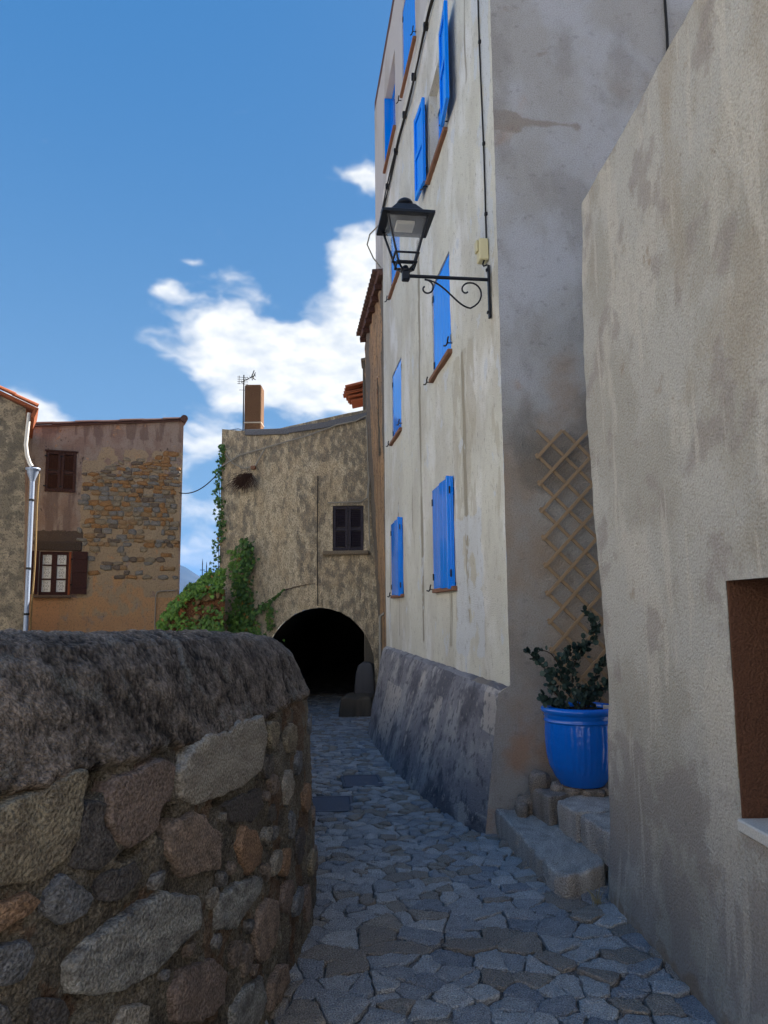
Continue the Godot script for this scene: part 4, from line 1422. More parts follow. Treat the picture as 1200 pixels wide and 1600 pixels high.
	boom.tube([Vector3(-0.06, 1.15, 0.0), Vector3(0.26, 1.32, 0.0)], 0.009, 6)
	for i in 7:
		var q := Vector3(-0.04, 1.16, 0).lerp(Vector3(0.24, 1.31, 0), i / 6.0)
		boom.tube([q + Vector3(0, 0, -0.12), q + Vector3(0, 0, 0.12)], 0.005, 4)
	for e in [-1, 1]:
		boom.tube([Vector3(0.17, 1.27, 0), Vector3(0.24, 1.31 + e * 0.07, 0.1 * e)], 0.012, 4)
		boom.tube([Vector3(0.24, 1.31 + 0.09, 0.08 * e), Vector3(0.17, 1.31 - 0.09, 0.08 * e)], 0.009, 4)
	put(an, "yagi", boom.mesh(), M.black_iron)
	var grid := Geo.new()
	for i in 4:
		grid.tube([Vector3(-0.14, 1.12 + i * 0.05, 0.02), Vector3(0.10, 1.10 + i * 0.05, 0.02)], 0.005, 4)
	grid.tube([Vector3(-0.1, 1.1, 0.02), Vector3(-0.1, 1.3, 0.02)], 0.006, 4)
	grid.tube([Vector3(-0.10, 0.98, 0), Vector3(0.2, 0.96, 0)], 0.005, 4)
	put(an, "reflector", grid.mesh(), M.black_iron)
	var guy := Geo.new()
	guy.tube([Vector3(-0.38, 0.06, 0), Vector3(-0.1, 0.1, 0), Vector3(0, 0.06, 0)], 0.012, 6)
	guy.tube([Vector3(-0.38, 0.06, 0), Vector3(-0.34, 0.0, 0), Vector3(0, 0.0, 0)], 0.012, 6)
	put(an, "bracket", guy.mesh(), M.zinc)
	var lead := plain(c8(126, 130, 138), 0.6, 0.0, T.lichen, 2.0)
	for q in [[-2.62, 5.44, 0.95, 0.02], [-1.72, 5.53, 0.9, 0.14], [-0.85, 5.70, 0.9, 0.21]]:
		box(root, "flashing", lead, Vector3(q[0] + 0.1, q[1] + 0.03, 0.03), Vector3(q[2], 0.13, 0.05), Basis(Vector3.BACK, q[3]), 0.01)
	# rubble block and a boulder at the foot of the jamb
	var bl := thing("masonry_block", "low rendered rubble block at the foot of the arch", "stone block", Vector3(-0.56, 0, -15.75))
	var gb := lump(PackedVector2Array([Vector2(-0.34, -0.42), Vector2(0.3, -0.5), Vector2(0.34, 0.4), Vector2(-0.22, 0.42)]), 0.06, [[1.12, -0.7], [1.06, -0.35], [0.98, -0.12], [0.9, -0.07], [0.5, -0.05]], 0.03, 4.0, 77, lin(120, 112, 100), lin(92, 86, 78))
	put(bl, "rubble", gb.mesh(), M.rubble, Transform3D(Basis(Vector3.RIGHT, Vector3.FORWARD, Vector3.UP), Vector3.ZERO))
	var bo := thing("boulder", "rounded grey boulder standing in the mouth of the passage", "boulder", Vector3(-0.40, 0, -16.45))
	var sg := lump(PackedVector2Array([Vector2(-0.22, -0.2), Vector2(0.16, -0.24), Vector2(0.24, 0.2), Vector2(-0.18, 0.24)]), 0.05, [[1.0, -0.7], [1.05, 0.05], [0.95, 0.32], [0.7, 0.48], [0.35, 0.54]], 0.02, 3.0, 78, lin(112, 112, 116), lin(94, 94, 98))
	put(bo, "rock", sg.mesh(), M.rubble, Transform3D(Basis(Vector3.RIGHT, Vector3.FORWARD, Vector3.UP), Vector3.ZERO))
	# orange tiled roof and a wall end seen over the passage house
	var rt := thing("tiled_roof", "orange tiled roof edge showing above the passage house", "roof", Vector3(-0.98, 7.42, -20.0), 0.0)
	for i in 4:
		for j in 3:
			var t := Geo.new()
			var pts := PackedVector3Array()
			for q in 2:
				for k in 9:
					var a := PI * k / 8.0
					pts.append(Vector3(0.5 * q, sin(a) * 0.09, cos(a) * 0.11))
			t.grid(pts, 9, 2)
			put(rt, "roof_tile", t.mesh(), M.terracotta, Transform3D(Basis(Vector3.BACK, 0.24), Vector3(0.46 * j - 0.03 * i, 0.11 * j - 0.02 * i, 0.35 - 0.2 * i)))
	box(rt, "deck", M.terracotta, Vector3(0.75, 0.02, 0.0), Vector3(1.5, 0.05, 0.9), Basis(Vector3.BACK, 0.24))
	for i in 3:
		box(rt, "corbel_tile", M.terracotta, Vector3(0.28 + 0.08 * i, -0.08 - 0.11 * i, 0.1), Vector3(0.6, 0.06, 0.7), Basis(Vector3.BACK, 0.2), 0.012)
	box(rt, "wall", plain(c8(216, 170, 128), 0.95, 0.0, T.plaster, 2.0), Vector3(0.95, -2.6, -0.1), Vector3(0.9, 5.0, 0.5))
	var we := thing("grey_wall_end", "narrow grey wall end rising beside the brown house", "wall", Vector3(-0.42, 0, -16.9))
	box(we, "pier", plain(c8(120, 116, 108), 0.95, 0.0, T.lichen, 2.0, T.stone_h, 1.0), Vector3(0.12, 3.6, 0), Vector3(0.3, 7.2, 0.5), Basis(), 0.02)
	box(we, "coping", plain(c8(130, 124, 116), 0.95, 0.0, T.lichen, 2.0), Vector3(0.1, 7.22, 0), Vector3(0.34, 0.07, 0.56), Basis(Vector3.BACK, 0.2), 0.012)


# ---------------------------------------------------------------- houses across the drop
func roof_tiles(parent: Node, a: Vector3, b: Vector3, n: int, m: Material, r := 0.075) -> void:
	var dir := (b - a) / n
	var x := dir.normalized()
	var up := (Vector3.UP - x * x.y).normalized()
	for i in n:
		var t := Geo.new()
		var pts := PackedVector3Array()
		for q in 3:
			for k in 9:
				var an := PI * k / 8.0
				var rr := r * (1.0 - 0.12 * q / 2.0)
				pts.append(Vector3((dir.length() + 0.06) * q / 2.0, sin(an) * rr, cos(an) * rr))
		t.grid(pts, 9, 3)
		put(parent, "roof_tile", t.mesh(), m, Transform3D(Basis(x, up, x.cross(up)), a + dir * i + Vector3(0, 0.012 * (i % 2), 0)))


func make_terracotta_house() -> void:
	var root := thing("terracotta_house", "terracotta and bare rubble gable house with brown shutters", "house", Vector3(-4.655, 0, -17.5), deg_to_rad(22.0))
	var nz := noise(81, 1.0, 4)
	var up_w := Rect2(-2.90, 4.23, 0.62, 0.91)
	var lo_w := Rect2(-2.92, 2.0, 0.57, 0.93)
	var top := func(x: float) -> float: return 6.03 + 0.124 * x
	var f := func(x: float, y: float) -> Vector3:
		var yy := y if y < 5.3 else lerpf(5.3, top.call(x), (y - 5.3) / 0.7)
		return Vector3(x, yy, 0.02 * nz.get_noise_2d(x * 1.3, yy * 1.3) + 0.014 * nz.get_noise_2d(x * 7.0, yy * 7.0))
	var g := wall_sheet(-3.7, 0.0, -2.3, 6.0, 0.08, [up_w, lo_w], f, Vector3.FORWARD, 0.16)
	g.face([Vector3(0, -2.3, 0), Vector3(0, 6.03, 0), Vector3(0, 6.03, -7), Vector3(0, -2.3, -7)], Vector3.RIGHT)
	g.face([Vector3(-3.7, -2.3, 0), Vector3(-3.7, 5.57, 0), Vector3(-3.7, 5.57, -7), Vector3(-3.7, -2.3, -7)], Vector3.LEFT)
	g.face([Vector3(-3.7, -2.3, -7), Vector3(-3.7, 5.57, -7), Vector3(0, 6.03, -7), Vector3(0, -2.3, -7)], Vector3.FORWARD)
	var p := Paint.new(1024, 1024, c8(178, 160, 146))
	# map spans x -3.7..0, y 1.0..6.1
	p.layer(c8(164, 138, 124), p.field(1, 0.006, 5), 0.4, 0.7, 0.8)
	p.layer(c8(132, 112, 104), p.field(2, 0.012, 5, 1.0, 5.0), 0.5, 0.75, 0.7, p.spots([[0.2, 0.36, 0.4, 0.56, 0.72], [0.0, 0.0, 1.0, 0.12, 0.56]], 0.36))
	# bare masonry: tan bedding mortar right of the windows
	p.layer(c8(190, 168, 138), p.field(3, 0.012, 5), 0.5, 0.56, 0.95, p.spots([[0.42, 0.22, 1.0, 0.9, 0.85], [0.5, 0.16, 1.0, 0.3, 0.62]], 0.1))
	p.layer(c8(212, 166, 122), p.field(4, 0.008, 6), 0.4, 0.7, 0.85, p.spots([[0.0, 0.82, 1.0, 1.0, 0.78], [0.5, 0.72, 0.8, 0.9, 0.6]], 0.12))
	p.layer(c8(216, 166, 126), p.field(5, 0.01, 5), 0.5, 0.62, 0.8, p.spots([[0.08, 0.8, 0.34, 1.0, 0.8]], 0.2))
	p.layer(c8(136, 114, 98), p.field(6, 0.07, 5), 0.55, 0.85, 0.5)
	p.layer(c8(92, 80, 72), p.field(7, 0.014, 5), 0.42, 0.56, 0.85, p.spots([[0.18, 0.54, 0.46, 0.61, 0.85]], 0.1, 64))
	put(root, "gable_wall", g.mesh(), coated(p.tex(), "z", -3.7, 1.0, 3.7, 5.1, 1.5, 1.0, T.stone_h))
	# rubble stones standing a little proud of their mortar
	rng.seed = 8
	var n := 0
	var looks := [[lin(186, 172, 148), lin(156, 142, 120)], [lin(172, 168, 160), lin(142, 138, 130)], [lin(196, 164, 124), lin(168, 136, 102)], [lin(150, 136, 120), lin(126, 112, 100)], [lin(200, 156, 108), lin(176, 132, 92)]]
	var y := 2.35
	while y < 5.35:
		var hgt := rng.randf_range(0.065, 0.13)
		var x := -2.24 + rng.randf() * 0.34 if y > 3.05 else -2.1 + rng.randf() * 0.9
		while x < -0.06:
			var w := rng.randf_range(0.10, 0.26)
			var limit := 4.72 + (x + 2.2) * 0.31 + rng.randfn(0.0, 0.09)
			var keep := 0.9 if y > 3.6 else lerpf(0.4, 0.85, (y - 2.35) / 1.25)
			if y + hgt < limit and x + w < -0.03 and rng.randf() < keep and n < 298:
				var poly := PackedVector2Array()
				for c in [Vector2(0, 0), Vector2(0.5, -0.08), Vector2(1, 0), Vector2(1.04, 0.5), Vector2(0.96, 1), Vector2(0.45, 1.06), Vector2(0.02, 0.95), Vector2(-0.04, 0.5)]:
					poly.append(Vector2((c.x - 0.5) * (w - 0.008) + rng.randf_range(-0.02, 0.02), (c.y - 0.5) * (hgt - 0.004) + rng.randf_range(-0.016, 0.016)))
				var look: Array = looks[rng.randi() % 5]
				var geo := lump(poly, 0.09, [[1.0, -0.03], [0.97, 0.012], [0.6, 0.018]], 0.014, 9.0, 300 + n, look[0], look[1], Vector2.ZERO, 0.03)
				var c0: Vector3 = f.call(x + w / 2, y + hgt / 2)
				put(root, "stone", geo.mesh(), M.far_stone, Transform3D(Basis(Vector3.BACK, rng.randf_range(-0.08, 0.08)), c0))
				n += 1
			x += w
		y += hgt
	# roof: deck behind a row of verge tiles
	var deck := Geo.new()
	deck.face([Vector3(-3.75, 5.59, 0.06), Vector3(0.05, 6.06, 0.06), Vector3(0.05, 6.06, -7), Vector3(-3.75, 5.59, -7)], Vector3.UP)
	deck.face([Vector3(-3.75, 5.56, 0.06), Vector3(0.05, 6.03, 0.06), Vector3(0.05, 6.06, 0.06), Vector3(-3.75, 5.59, 0.06)], Vector3.BACK)
	deck.face([Vector3(-3.75, 5.56, 0.06), Vector3(0.05, 6.03, 0.06), Vector3(0.05, 6.03, -0.1), Vector3(-3.75, 5.56, -0.1)], Vector3.DOWN)
	var rf := put(root, "roof", deck.mesh(), M.old_tile)
	roof_tiles(rf, Vector3(-3.75, 5.60, 0.03), Vector3(0.0, 6.06, 0.03), 8, M.old_tile, 0.06)
	var knob := Geo.new()
	knob.tube([Vector3(0.0, 6.08, 0.1), Vector3(0.0, 6.08, -0.4)], 0.085, 10)
	put(rf, "ridge_end", knob.mesh(), M.old_tile)
	# upper window: closed louvred shutters
	var w1 := sub(root, "window")
	box(w1, "backing", M.dark, Vector3(up_w.get_center().x, up_w.get_center().y, -0.15), Vector3(0.66, 0.95, 0.02))
	box(w1, "frame", M.brown_louvre, Vector3(up_w.get_center().x, up_w.end.y - 0.004, 0.015), Vector3(0.68, 0.03, 0.05))
	for k in 2:
		louvre_leaf(root, Transform3D(Basis(), Vector3(up_w.position.x + 0.004 + k * 0.31, up_w.position.y + 0.004, 0.005)), 0.304, 0.90, M.brown_louvre, 11)
	# lower window: casement with lace, shutters folded back
	var w2 := sub(root, "window")
	var cx := lo_w.get_center().x
	var cy := lo_w.get_center().y
	box(w2, "lintel", plain(c8(104, 92, 84), 0.95, 0.0, T.lichen, 2.0, T.stone_h, 1.2), Vector3(cx + 0.06, lo_w.end.y + 0.12, 0.012), Vector3(0.95, 0.2, 0.06), Basis(), 0.02)
	box(w2, "sill", plain(c8(120, 104, 92), 0.95, 0.0, T.stone, 2.0), Vector3(cx, lo_w.position.y - 0.03, 0.03), Vector3(0.74, 0.06, 0.14), Basis(), 0.01)
	for e in [-0.26, 0.0, 0.26]:
		box(w2, "frame", M.brown_paint, Vector3(cx + e, cy, -0.06), Vector3(0.05 if e != 0.0 else 0.11, 0.93, 0.05))
	for e in [lo_w.position.y + 0.035, lo_w.end.y - 0.03]:
		box(w2, "rail", M.brown_paint, Vector3(cx, e, -0.06), Vector3(0.52, 0.07, 0.045))
	for e in [0.32, 0.62]:
		for sx in [-0.145, 0.145]:
			box(w2, "glazing_bar", M.brown_paint, Vector3(cx + sx, lo_w.position.y + 0.02 + e, -0.06), Vector3(0.18, 0.03, 0.04))
	var lace := lace_material()
	for sx in [-0.145, 0.145]:
		for k in 3:
			var at := Vector3(cx + sx, lo_w.position.y + 0.195 + 0.29 * k, -0.065)
			put(w2, "pane", bevel_box(Vector3(0.185, 0.27, 0.004), 0.0005), M.glass, Transform3D(Basis(), at))
			put(w2, "lace_curtain", bevel_box(Vector3(0.19, 0.29, 0.003), 0.0005), lace, Transform3D(Basis(), at - Vector3(0, 0, 0.03)))
	box(w2, "backing", M.dark, Vector3(cx, cy, -0.2), Vector3(0.62, 1.0, 0.02))
	for k in 2:
		var xs := lo_w.end.x + 0.07 if k == 0 else lo_w.position.x - 0.10
		var t := sub(root, "shutter", Transform3D(Basis(Vector3.UP, 0.0 if k == 0 else 0.25), Vector3(xs, 2.02, 0.04)))
		var wide := 0.31 if k == 0 else 0.16
		var o := wide / 2 if k == 0 else -wide / 2 + 0.08
		box(t, "panel", M.brown_paint, Vector3(o, 0.46, 0), Vector3(wide, 0.92, 0.03))
		for e in [0.14, 0.48, 0.78]:
			box(t, "ledge", M.brown_paint, Vector3(o, e, 0.02), Vector3(wide - 0.03, 0.05, 0.014))
		for e in [0.2, 0.75]:
			box(t, "hinge", M.black_iron, Vector3(o - wide / 2, e, 0.02), Vector3(0.05, 0.03, 0.02), Basis(), 0.003)
	box(root, "jamb_board", M.terracotta, Vector3(lo_w.end.x + 0.028, cy, 0.022), Vector3(0.05, 0.93, 0.04))
	# conduit on the wall near the ivy
	var c := thing("wall_conduit", "thin grey conduit bent along the foot of the terracotta house", "pipe", root.position, root.rotation.y)
	var gc := Geo.new()
	gc.tube([Vector3(-0.52, -2.1, 0.04), Vector3(-0.52, 1.98, 0.04), Vector3(-0.49, 2.06, 0.04), Vector3(-0.42, 2.09, 0.04), Vector3(-0.1, 2.10, 0.04)], 0.016, 6)
	put(c, "tube", gc.mesh(), M.pale_cable)


func lace_material() -> Material:
	var im := Image.create(128, 128, false, Image.FORMAT_RGB8)
	for y in 128:
		for x in 128:
			var u := (x - 64) / 64.0
			var v := (y - 64) / 64.0
			var r := Vector2(u, v * 0.85).length()
			var a := atan2(v, u)
			var flower := absf(r - 0.42 - 0.12 * cos(a * 6.0)) < 0.10 or r < 0.14
			var net := (x % 8 < 2) or (y % 8 < 2)
			var k := 0.86 if not flower and not net else 0.55 if flower else 0.75
			im.set_pixel(x, y, Color(k, k * 0.98, k * 0.93))
	var m := plain(Color.WHITE, 0.95)
	m.albedo_texture = ImageTexture.create_from_image(im)
	m.uv1_triplanar = true
	m.uv1_scale = Vector3(1.0 / 0.19, 1.0 / 0.29, 1.0)
	m.uv1_offset = Vector3(0.5, 0.5, 0.5)
	return m


func make_grey_house() -> void:
	var root := thing("grey_house", "grey-brown rough plastered house corner under an orange tiled eave", "house", Vector3(-6.554, 0, -14.0), deg_to_rad(26.0))
	var nz := noise(91, 1.0, 4)
	var f := func(x: float, y: float) -> Vector3:
		var right := lerpf(0.035, -0.12, clampf((y - 1.3) / 4.1, -0.8, 1.0))
		var xx := lerpf(-4.5, right, (x + 4.5) / 4.5)
		return Vector3(xx, minf(y, 5.36 - 0.42 * xx), 0.025 * nz.get_noise_2d(x * 1.2, y * 1.2) + 0.012 * nz.get_noise_2d(x * 7.0, y * 7.0))
	var g := wall_sheet(-4.5, 0.0, -2.3, 7.3, 0.09, [], f, Vector3.FORWARD, 0.1)
	g.face([Vector3(0.15, -2.3, 0), Vector3(-0.12, 5.38, 0), Vector3(-1.0, 5.38, -4), Vector3(-1.0, -2.3, -4)], Vector3.RIGHT)
	var p := Paint.new(512, 1024, c8(162, 148, 126))
	p.layer(c8(134, 124, 106), p.field(1, 0.008, 5), 0.4, 0.65, 0.85)
	p.layer(c8(182, 166, 140), p.field(2, 0.014, 5), 0.52, 0.68, 0.7)
	p.layer(c8(112, 104, 92), p.field(3, 0.02, 5), 0.45, 0.65, 0.7, p.spots([[0, 0.1, 1, 0.4, 0.6]], 0.4, 32))
	p.layer(c8(98, 90, 80), p.field(4, 0.07, 5), 0.62, 0.72, 0.6)
	put(root, "wall", g.mesh(), coated(p.tex(), "z", -2.0, 1.0, 2.2, 4.6, 1.5, 0.9, T.stone_h))
	# roof slope falling to the right, tiles over the verge
	var d := Geo.new()
	var a := Vector3(-4.6, 7.30, 0.1)
	var b := Vector3(0.06, 5.42, 0.1)
	d.face([a, b, b + Vector3(0, 0, -4.3), a + Vector3(0, 0, -4.3)], Vector3.UP)
	d.face([a - Vector3(0, 0.05, 0), b - Vector3(0, 0.05, 0), b + Vector3(0, -0.05, -4.3), a + Vector3(0, -0.05, -4.3)], Vector3.DOWN)
	d.face([a, b, b - Vector3(0, 0.05, 0), a - Vector3(0, 0.05, 0)], Vector3.BACK)
	d.face([b, b - Vector3(0, 0.05, 0), b + Vector3(0, -0.05, -4.3), b + Vector3(0, 0, -4.3)], Vector3.RIGHT)
	var rf := put(root, "roof", d.mesh(), M.terracotta)
	roof_tiles(rf, b + Vector3(0.02, 0.02, -0.02), a, 12, M.terracotta, 0.06)
	box(rf, "eave_board", M.terracotta, b + Vector3(-0.03, -0.12, -0.4), Vector3(0.07, 0.2, 1.0), Basis(Vector3.BACK, -0.35))
	# rainwater pipe with its hopper
	var t := thing("downpipe", "pale blue-grey zinc downpipe with a hopper head on the grey house", "downpipe", root.position, root.rotation.y)
	var neck := Geo.new()
	neck.tube([Vector3(-0.06, 5.3, 0.1), Vector3(-0.07, 5.1, 0.1), Vector3(-0.09, 4.7, 0.1), Vector3(-0.06, 4.5, 0.1), Vector3(-0.01, 4.36, 0.1), Vector3(0.03, 4.30, 0.1)], 0.035, 8)
	put(t, "neck", neck.mesh(), M.white_paint)
	var hop := Geo.new()
	hop.lathe([Vector2(0.045, 4.02), Vector2(0.055, 4.06), Vector2(0.10, 4.18), Vector2(0.105, 4.22), Vector2(0.13, 4.23), Vector2(0.13, 4.26), Vector2(0.1, 4.26), Vector2(0.08, 4.15)], 14)
	put(t, "hopper", hop.mesh(), M.zinc, Transform3D(Basis(), Vector3(0.05, 0, 0.14)))
	var pipe := Geo.new()
	pipe.tube([Vector3(0.05, 4.05, 0.14), Vector3(0.058, 2.6, 0.14), Vector3(0.075, -2.1, 0.14)], 0.042, 12)
	put(t, "pipe", pipe.mesh(), M.zinc)
	for y in [3.67, 2.42, 1.6]:
		var c := Geo.new()
		c.lathe([Vector2(0.043, -0.02), Vector2(0.05, -0.018), Vector2(0.05, 0.018), Vector2(0.043, 0.02)], 14)
		put(t, "pipe_clip", c.mesh(), M.black_iron, Transform3D(Basis(), Vector3(0.052 + 0.008 * (4.05 - y) / 1.45, y, 0.14)))
	var q := thing("old_pipe", "thin rusty cream pipe running down behind the zinc downpipe", "pipe", root.position, root.rotation.y)
	var gq := Geo.new()
	var l := []
	for i in 20:
		var y := lerpf(4.18, -2.1, i / 19.0)
		l.append(Vector3(0.16 + 0.008 * sin(y * 3.0) - 0.01 * (4.2 - y) / 3.0, y, 0.05))
	gq.tube(l, 0.018, 6)
	put(q, "tube", gq.mesh(), plain(c8(170, 142, 96), 0.8, 0.0, T.lichen, 3.0))


# ---------------------------------------------------------------- ivy and the ruined wall
func leaf_mesh() -> Mesh:
	var g := Geo.new()
	# a five-pointed ivy leaf, folded a little along its rib
	var rim := [Vector2(0, -0.1), Vector2(0.42, -0.28), Vector2(0.30, 0.08), Vector2(0.52, 0.34), Vector2(0.2, 0.42), Vector2(0, 0.95)]
	for sx in [-1.0, 1.0]:
		for i in rim.size() - 1:
			var a: Vector2 = rim[i]
			var b: Vector2 = rim[i + 1]
			g.face([Vector3(0, 0.15, 0.0), Vector3(sx * a.x, a.y, -0.14 * absf(a.x)), Vector3(sx * b.x, b.y, -0.14 * absf(b.x) - 0.05)], Vector3.BACK)
	return g.mesh()


func round_leaf_mesh() -> Mesh:
	var g := Geo.new()
	for i in 7:
		var a := TAU * i / 7.0
		var b := TAU * (i + 1) / 7.0
		g.face([Vector3(0, 0.5, 0.05), Vector3(sin(a) * 0.45, 0.5 - cos(a) * 0.5, 0), Vector3(sin(b) * 0.45, 0.5 - cos(b) * 0.5, 0)], Vector3.BACK)
	return g.mesh()


func leaves(parent: Node, called: String, mesh: Mesh, where: Array, tints: Array, m: Material) -> void:
	var mm := MultiMesh.new()
	mm.transform_format = MultiMesh.TRANSFORM_3D
	mm.use_colors = true
	mm.mesh = mesh
	mm.instance_count = where.size()
	for i in where.size():
		mm.set_instance_transform(i, where[i])
		mm.set_instance_color(i, tints[i])
	var o := MultiMeshInstance3D.new()
	o.name = called
	o.multimesh = mm
	o.material_override = m
	parent.add_child(o, true)
	tag(o, "", "", "", "stuff")


func make_ivy() -> void:
	rng.seed = 55
	# ruined rubble wall under it
	var wall := thing("ruined_wall", "broken rubble garden wall under the ivy", "stone wall", Vector3(-3.95, 0, -15.7))
	var nz := noise(95, 1.0, 4)
	var top := func(x: float) -> float: return along([-0.52, -0.3, 0.1, 0.5, 0.75], [1.4, 1.8, 2.08, 2.1, 2.05], x)
	var g := Geo.new()
	var p := PackedVector3Array()
	for j in 40:
		for i in 34:
			var x := lerpf(-0.52, 0.75, i / 33.0)
			var y := lerpf(-2.2, top.call(x), j / 39.0)
			p.append(Vector3(x, y, 0.22 + 0.05 * nz.get_noise_2d(x * 3.0, y * 3.0) + 0.02 * nz.get_noise_2d(x * 10.0, y * 10.0)))
	g.grid(p, 34, 40)
	for i in 33:
		var x0 := lerpf(-0.52, 0.75, i / 33.0)
		var x1 := lerpf(-0.52, 0.75, (i + 1) / 33.0)
		g.face([Vector3(x0, top.call(x0), 0.25), Vector3(x1, top.call(x1), 0.25), Vector3(x1, top.call(x1), -0.3), Vector3(x0, top.call(x0), -0.3)], Vector3.UP)
	put(wall, "core", g.mesh(), plain(c8(158, 112, 78), 0.95, 0.0, T.lichen, 1.5, T.stone_h, 2.5))
	var spots := [[0.42, 1.93, 0.17, 0.12], [0.62, 1.97, 0.06, 0.11], [0.46, 1.68, 0.16, 0.07], [0.22, 1.82, 0.06, 0.08], [0.24, 1.68, 0.08, 0.05], [0.2, 1.5, 0.09, 0.07], [0.42, 1.52, 0.1, 0.06], [-0.1, 1.6, 0.09, 0.12], [-0.02, 1.3, 0.1, 0.1], [-0.3, 1.25, 0.12, 0.08], [0.25, 1.3, 0.14, 0.08], [-0.1, 1.85, 0.12, 0.07], [-0.38, 1.4, 0.09, 0.1]]
	for s in spots.size():
		var q: Array = spots[s]
		var poly := PackedVector2Array()
		for a in 9:
			var an := TAU * a / 9.0
			poly.append(Vector2(cos(an) * q[2], sin(an) * q[3]) * rng.randf_range(0.85, 1.12))
		var red := s in [7, 8, 9, 11]
		var geo := lump(poly, 0.05, [[1.0, -0.08], [0.97, 0.02], [0.85, 0.05], [0.5, 0.06]], 0.02, 6.0, 600 + s, lin(176, 112, 72) if red else lin(164, 140, 104), lin(140, 92, 62) if red else lin(124, 106, 84))
		put(wall, "stone", geo.mesh(), M.far_stone, Transform3D(Basis(), Vector3(q[0], q[1], 0.25)))
	# leaves: [x, y, z, spread x, spread y, number, bright]
	var ivy := thing("ivy", "green ivy climbing the passage house corner and the ruined wall", "ivy")
	var where := []
	var tints := []
	var add := func(at: Vector3, size: float, bright: float) -> void:
		var face := Basis(Vector3.UP, rng.randfn(0.1, 0.5)) * Basis(Vector3.RIGHT, rng.randfn(-0.35, 0.35)) * Basis(Vector3.BACK, PI + rng.randfn(0.0, 0.5))
		where.append(Transform3D(face.scaled(Vector3.ONE * size), at))
		var c := Color(0.04, 0.10, 0.028).lerp(Color(0.17, 0.33, 0.05), clampf(bright + rng.randfn(0.0, 0.18), 0.0, 1.0))
		if rng.randf() < 0.03:
			c = Color(0.28, 0.17, 0.04)
		tints.append(c)
	# strand up the corner
	for i in 300:
		var t := pow(rng.randf(), 0.8)
		var y := lerpf(2.3, 5.2, t)
		add.call(Vector3(-3.52 + rng.randfn(0.0, 0.035 + 0.03 * (1.0 - t)) + 0.04 * sin(y * 4.0), y, -16.2 - rng.randf() * 0.1), rng.randf_range(0.05, 0.085), 0.2)
	# two columns on the front
	for i in 620:
		var y := lerpf(1.0, 3.15, pow(rng.randf(), 1.2))
		add.call(Vector3(-2.92 + 0.04 * sin(y * 5.0) + rng.randfn(0.0, 0.085 + 0.05 * clampf(1.6 - y, 0.0, 1.0)), y, -16.2 + rng.randf() * 0.16), rng.randf_range(0.06, 0.1), 0.12)
	for i in 460:
		var y := lerpf(1.0, 2.95, pow(rng.randf(), 1.2))
		add.call(Vector3(-3.10 + 0.05 * sin(y * 4.0) + rng.randfn(0.0, 0.08), y, -16.2 + rng.randf() * 0.12), rng.randf_range(0.05, 0.09), 0.55)
	# tendril to the right
	for i in 150:
		var t := rng.randf()
		add.call(Vector3(lerpf(-2.75, -2.1, t), lerpf(1.6, 2.08, pow(t, 1.3)) + rng.randfn(0.0, 0.05 * (1.1 - t)), -16.2 + rng.randf() * 0.06), rng.randf_range(0.05, 0.085) * (1.1 - 0.5 * t), 0.2)
	for i in 60:
		add.call(Vector3(-2.4 + rng.randfn(0.0, 0.04), lerpf(1.25, 1.7, rng.randf()), -16.2 + rng.randf() * 0.06), rng.randf_range(0.05, 0.08), 0.3)
	# over the ruined wall
	for i in 1500:
		var x := rng.randf_range(-4.52, -3.2)
		var crest := along([-4.52, -4.3, -3.95, -3.6, -3.2], [1.5, 1.82, 2.15, 2.4, 2.5], x)
		crest += 0.13 * nz.get_noise_1d(x * 9.0) + 0.05 * nz.get_noise_1d(x * 25.0)
		var drop := absf(rng.randfn(0.0, 0.33))
		var bare := nz.get_noise_2d(x * 1.5 + 3.0, (crest - drop) * 1.5) > 0.13 and drop > 0.3
		if bare or (x > -3.85 and x < -3.25 and drop > 0.45 and drop < 0.95):
			continue
		add.call(Vector3(x, crest - drop, -15.42 + rng.randf() * 0.14 - 0.25 * exp(-drop * 9.0)), rng.randf_range(0.05, 0.095), 0.42 + 0.35 * rng.randf())
	for i in 1000:
		var x := rng.randfn(-3.3, 0.34)
		var y := 0.95 + absf(rng.randfn(0.0, 0.3))
		add.call(Vector3(x, y, -15.4 + rng.randf() * 0.15 if x < -3.2 else -16.1 + rng.randf() * 0.2), rng.randf_range(0.05, 0.09), 0.45)
	var m := tinted(0.5)
	m.backlight_enabled = true
	m.backlight = Color(0.45, 0.5, 0.2)
	m.metallic_specular = 0.4
	leaves(ivy, "foliage", leaf_mesh(), where, tints, m)
	var st := Geo.new()
	for l in [[Vector3(-2.92, -1.0, -16.22), Vector3(-2.94, 1.5, -16.22), Vector3(-2.9, 2.4, -16.23), Vector3(-2.94, 3.1, -16.24)], [Vector3(-3.1, -1.0, -16.22), Vector3(-3.12, 1.8, -16.23), Vector3(-3.08, 2.9, -16.24)], [Vector3(-3.3, -1.0, -16.2), Vector3(-3.5, 2.3, -16.22), Vector3(-3.53, 5.2, -16.25)], [Vector3(-2.94, 1.5, -16.22), Vector3(-2.5, 1.8, -16.24), Vector3(-2.1, 2.06, -16.25)], [Vector3(-2.1, 2.06, -16.25), Vector3(-1.8, 2.14, -16.26), Vector3(-1.46, 2.2, -16.26)]]:
		st.tube(l, 0.014, 5, Color.WHITE, 0.004)
	put(ivy, "stems", st.mesh(), plain(c8(88, 70, 54), 0.9))
	# iron finials of a gate behind
	var fn := thing("iron_railing", "two spiked iron railing bars behind the ivy", "railing", Vector3(-3.76, 0, -16.0))
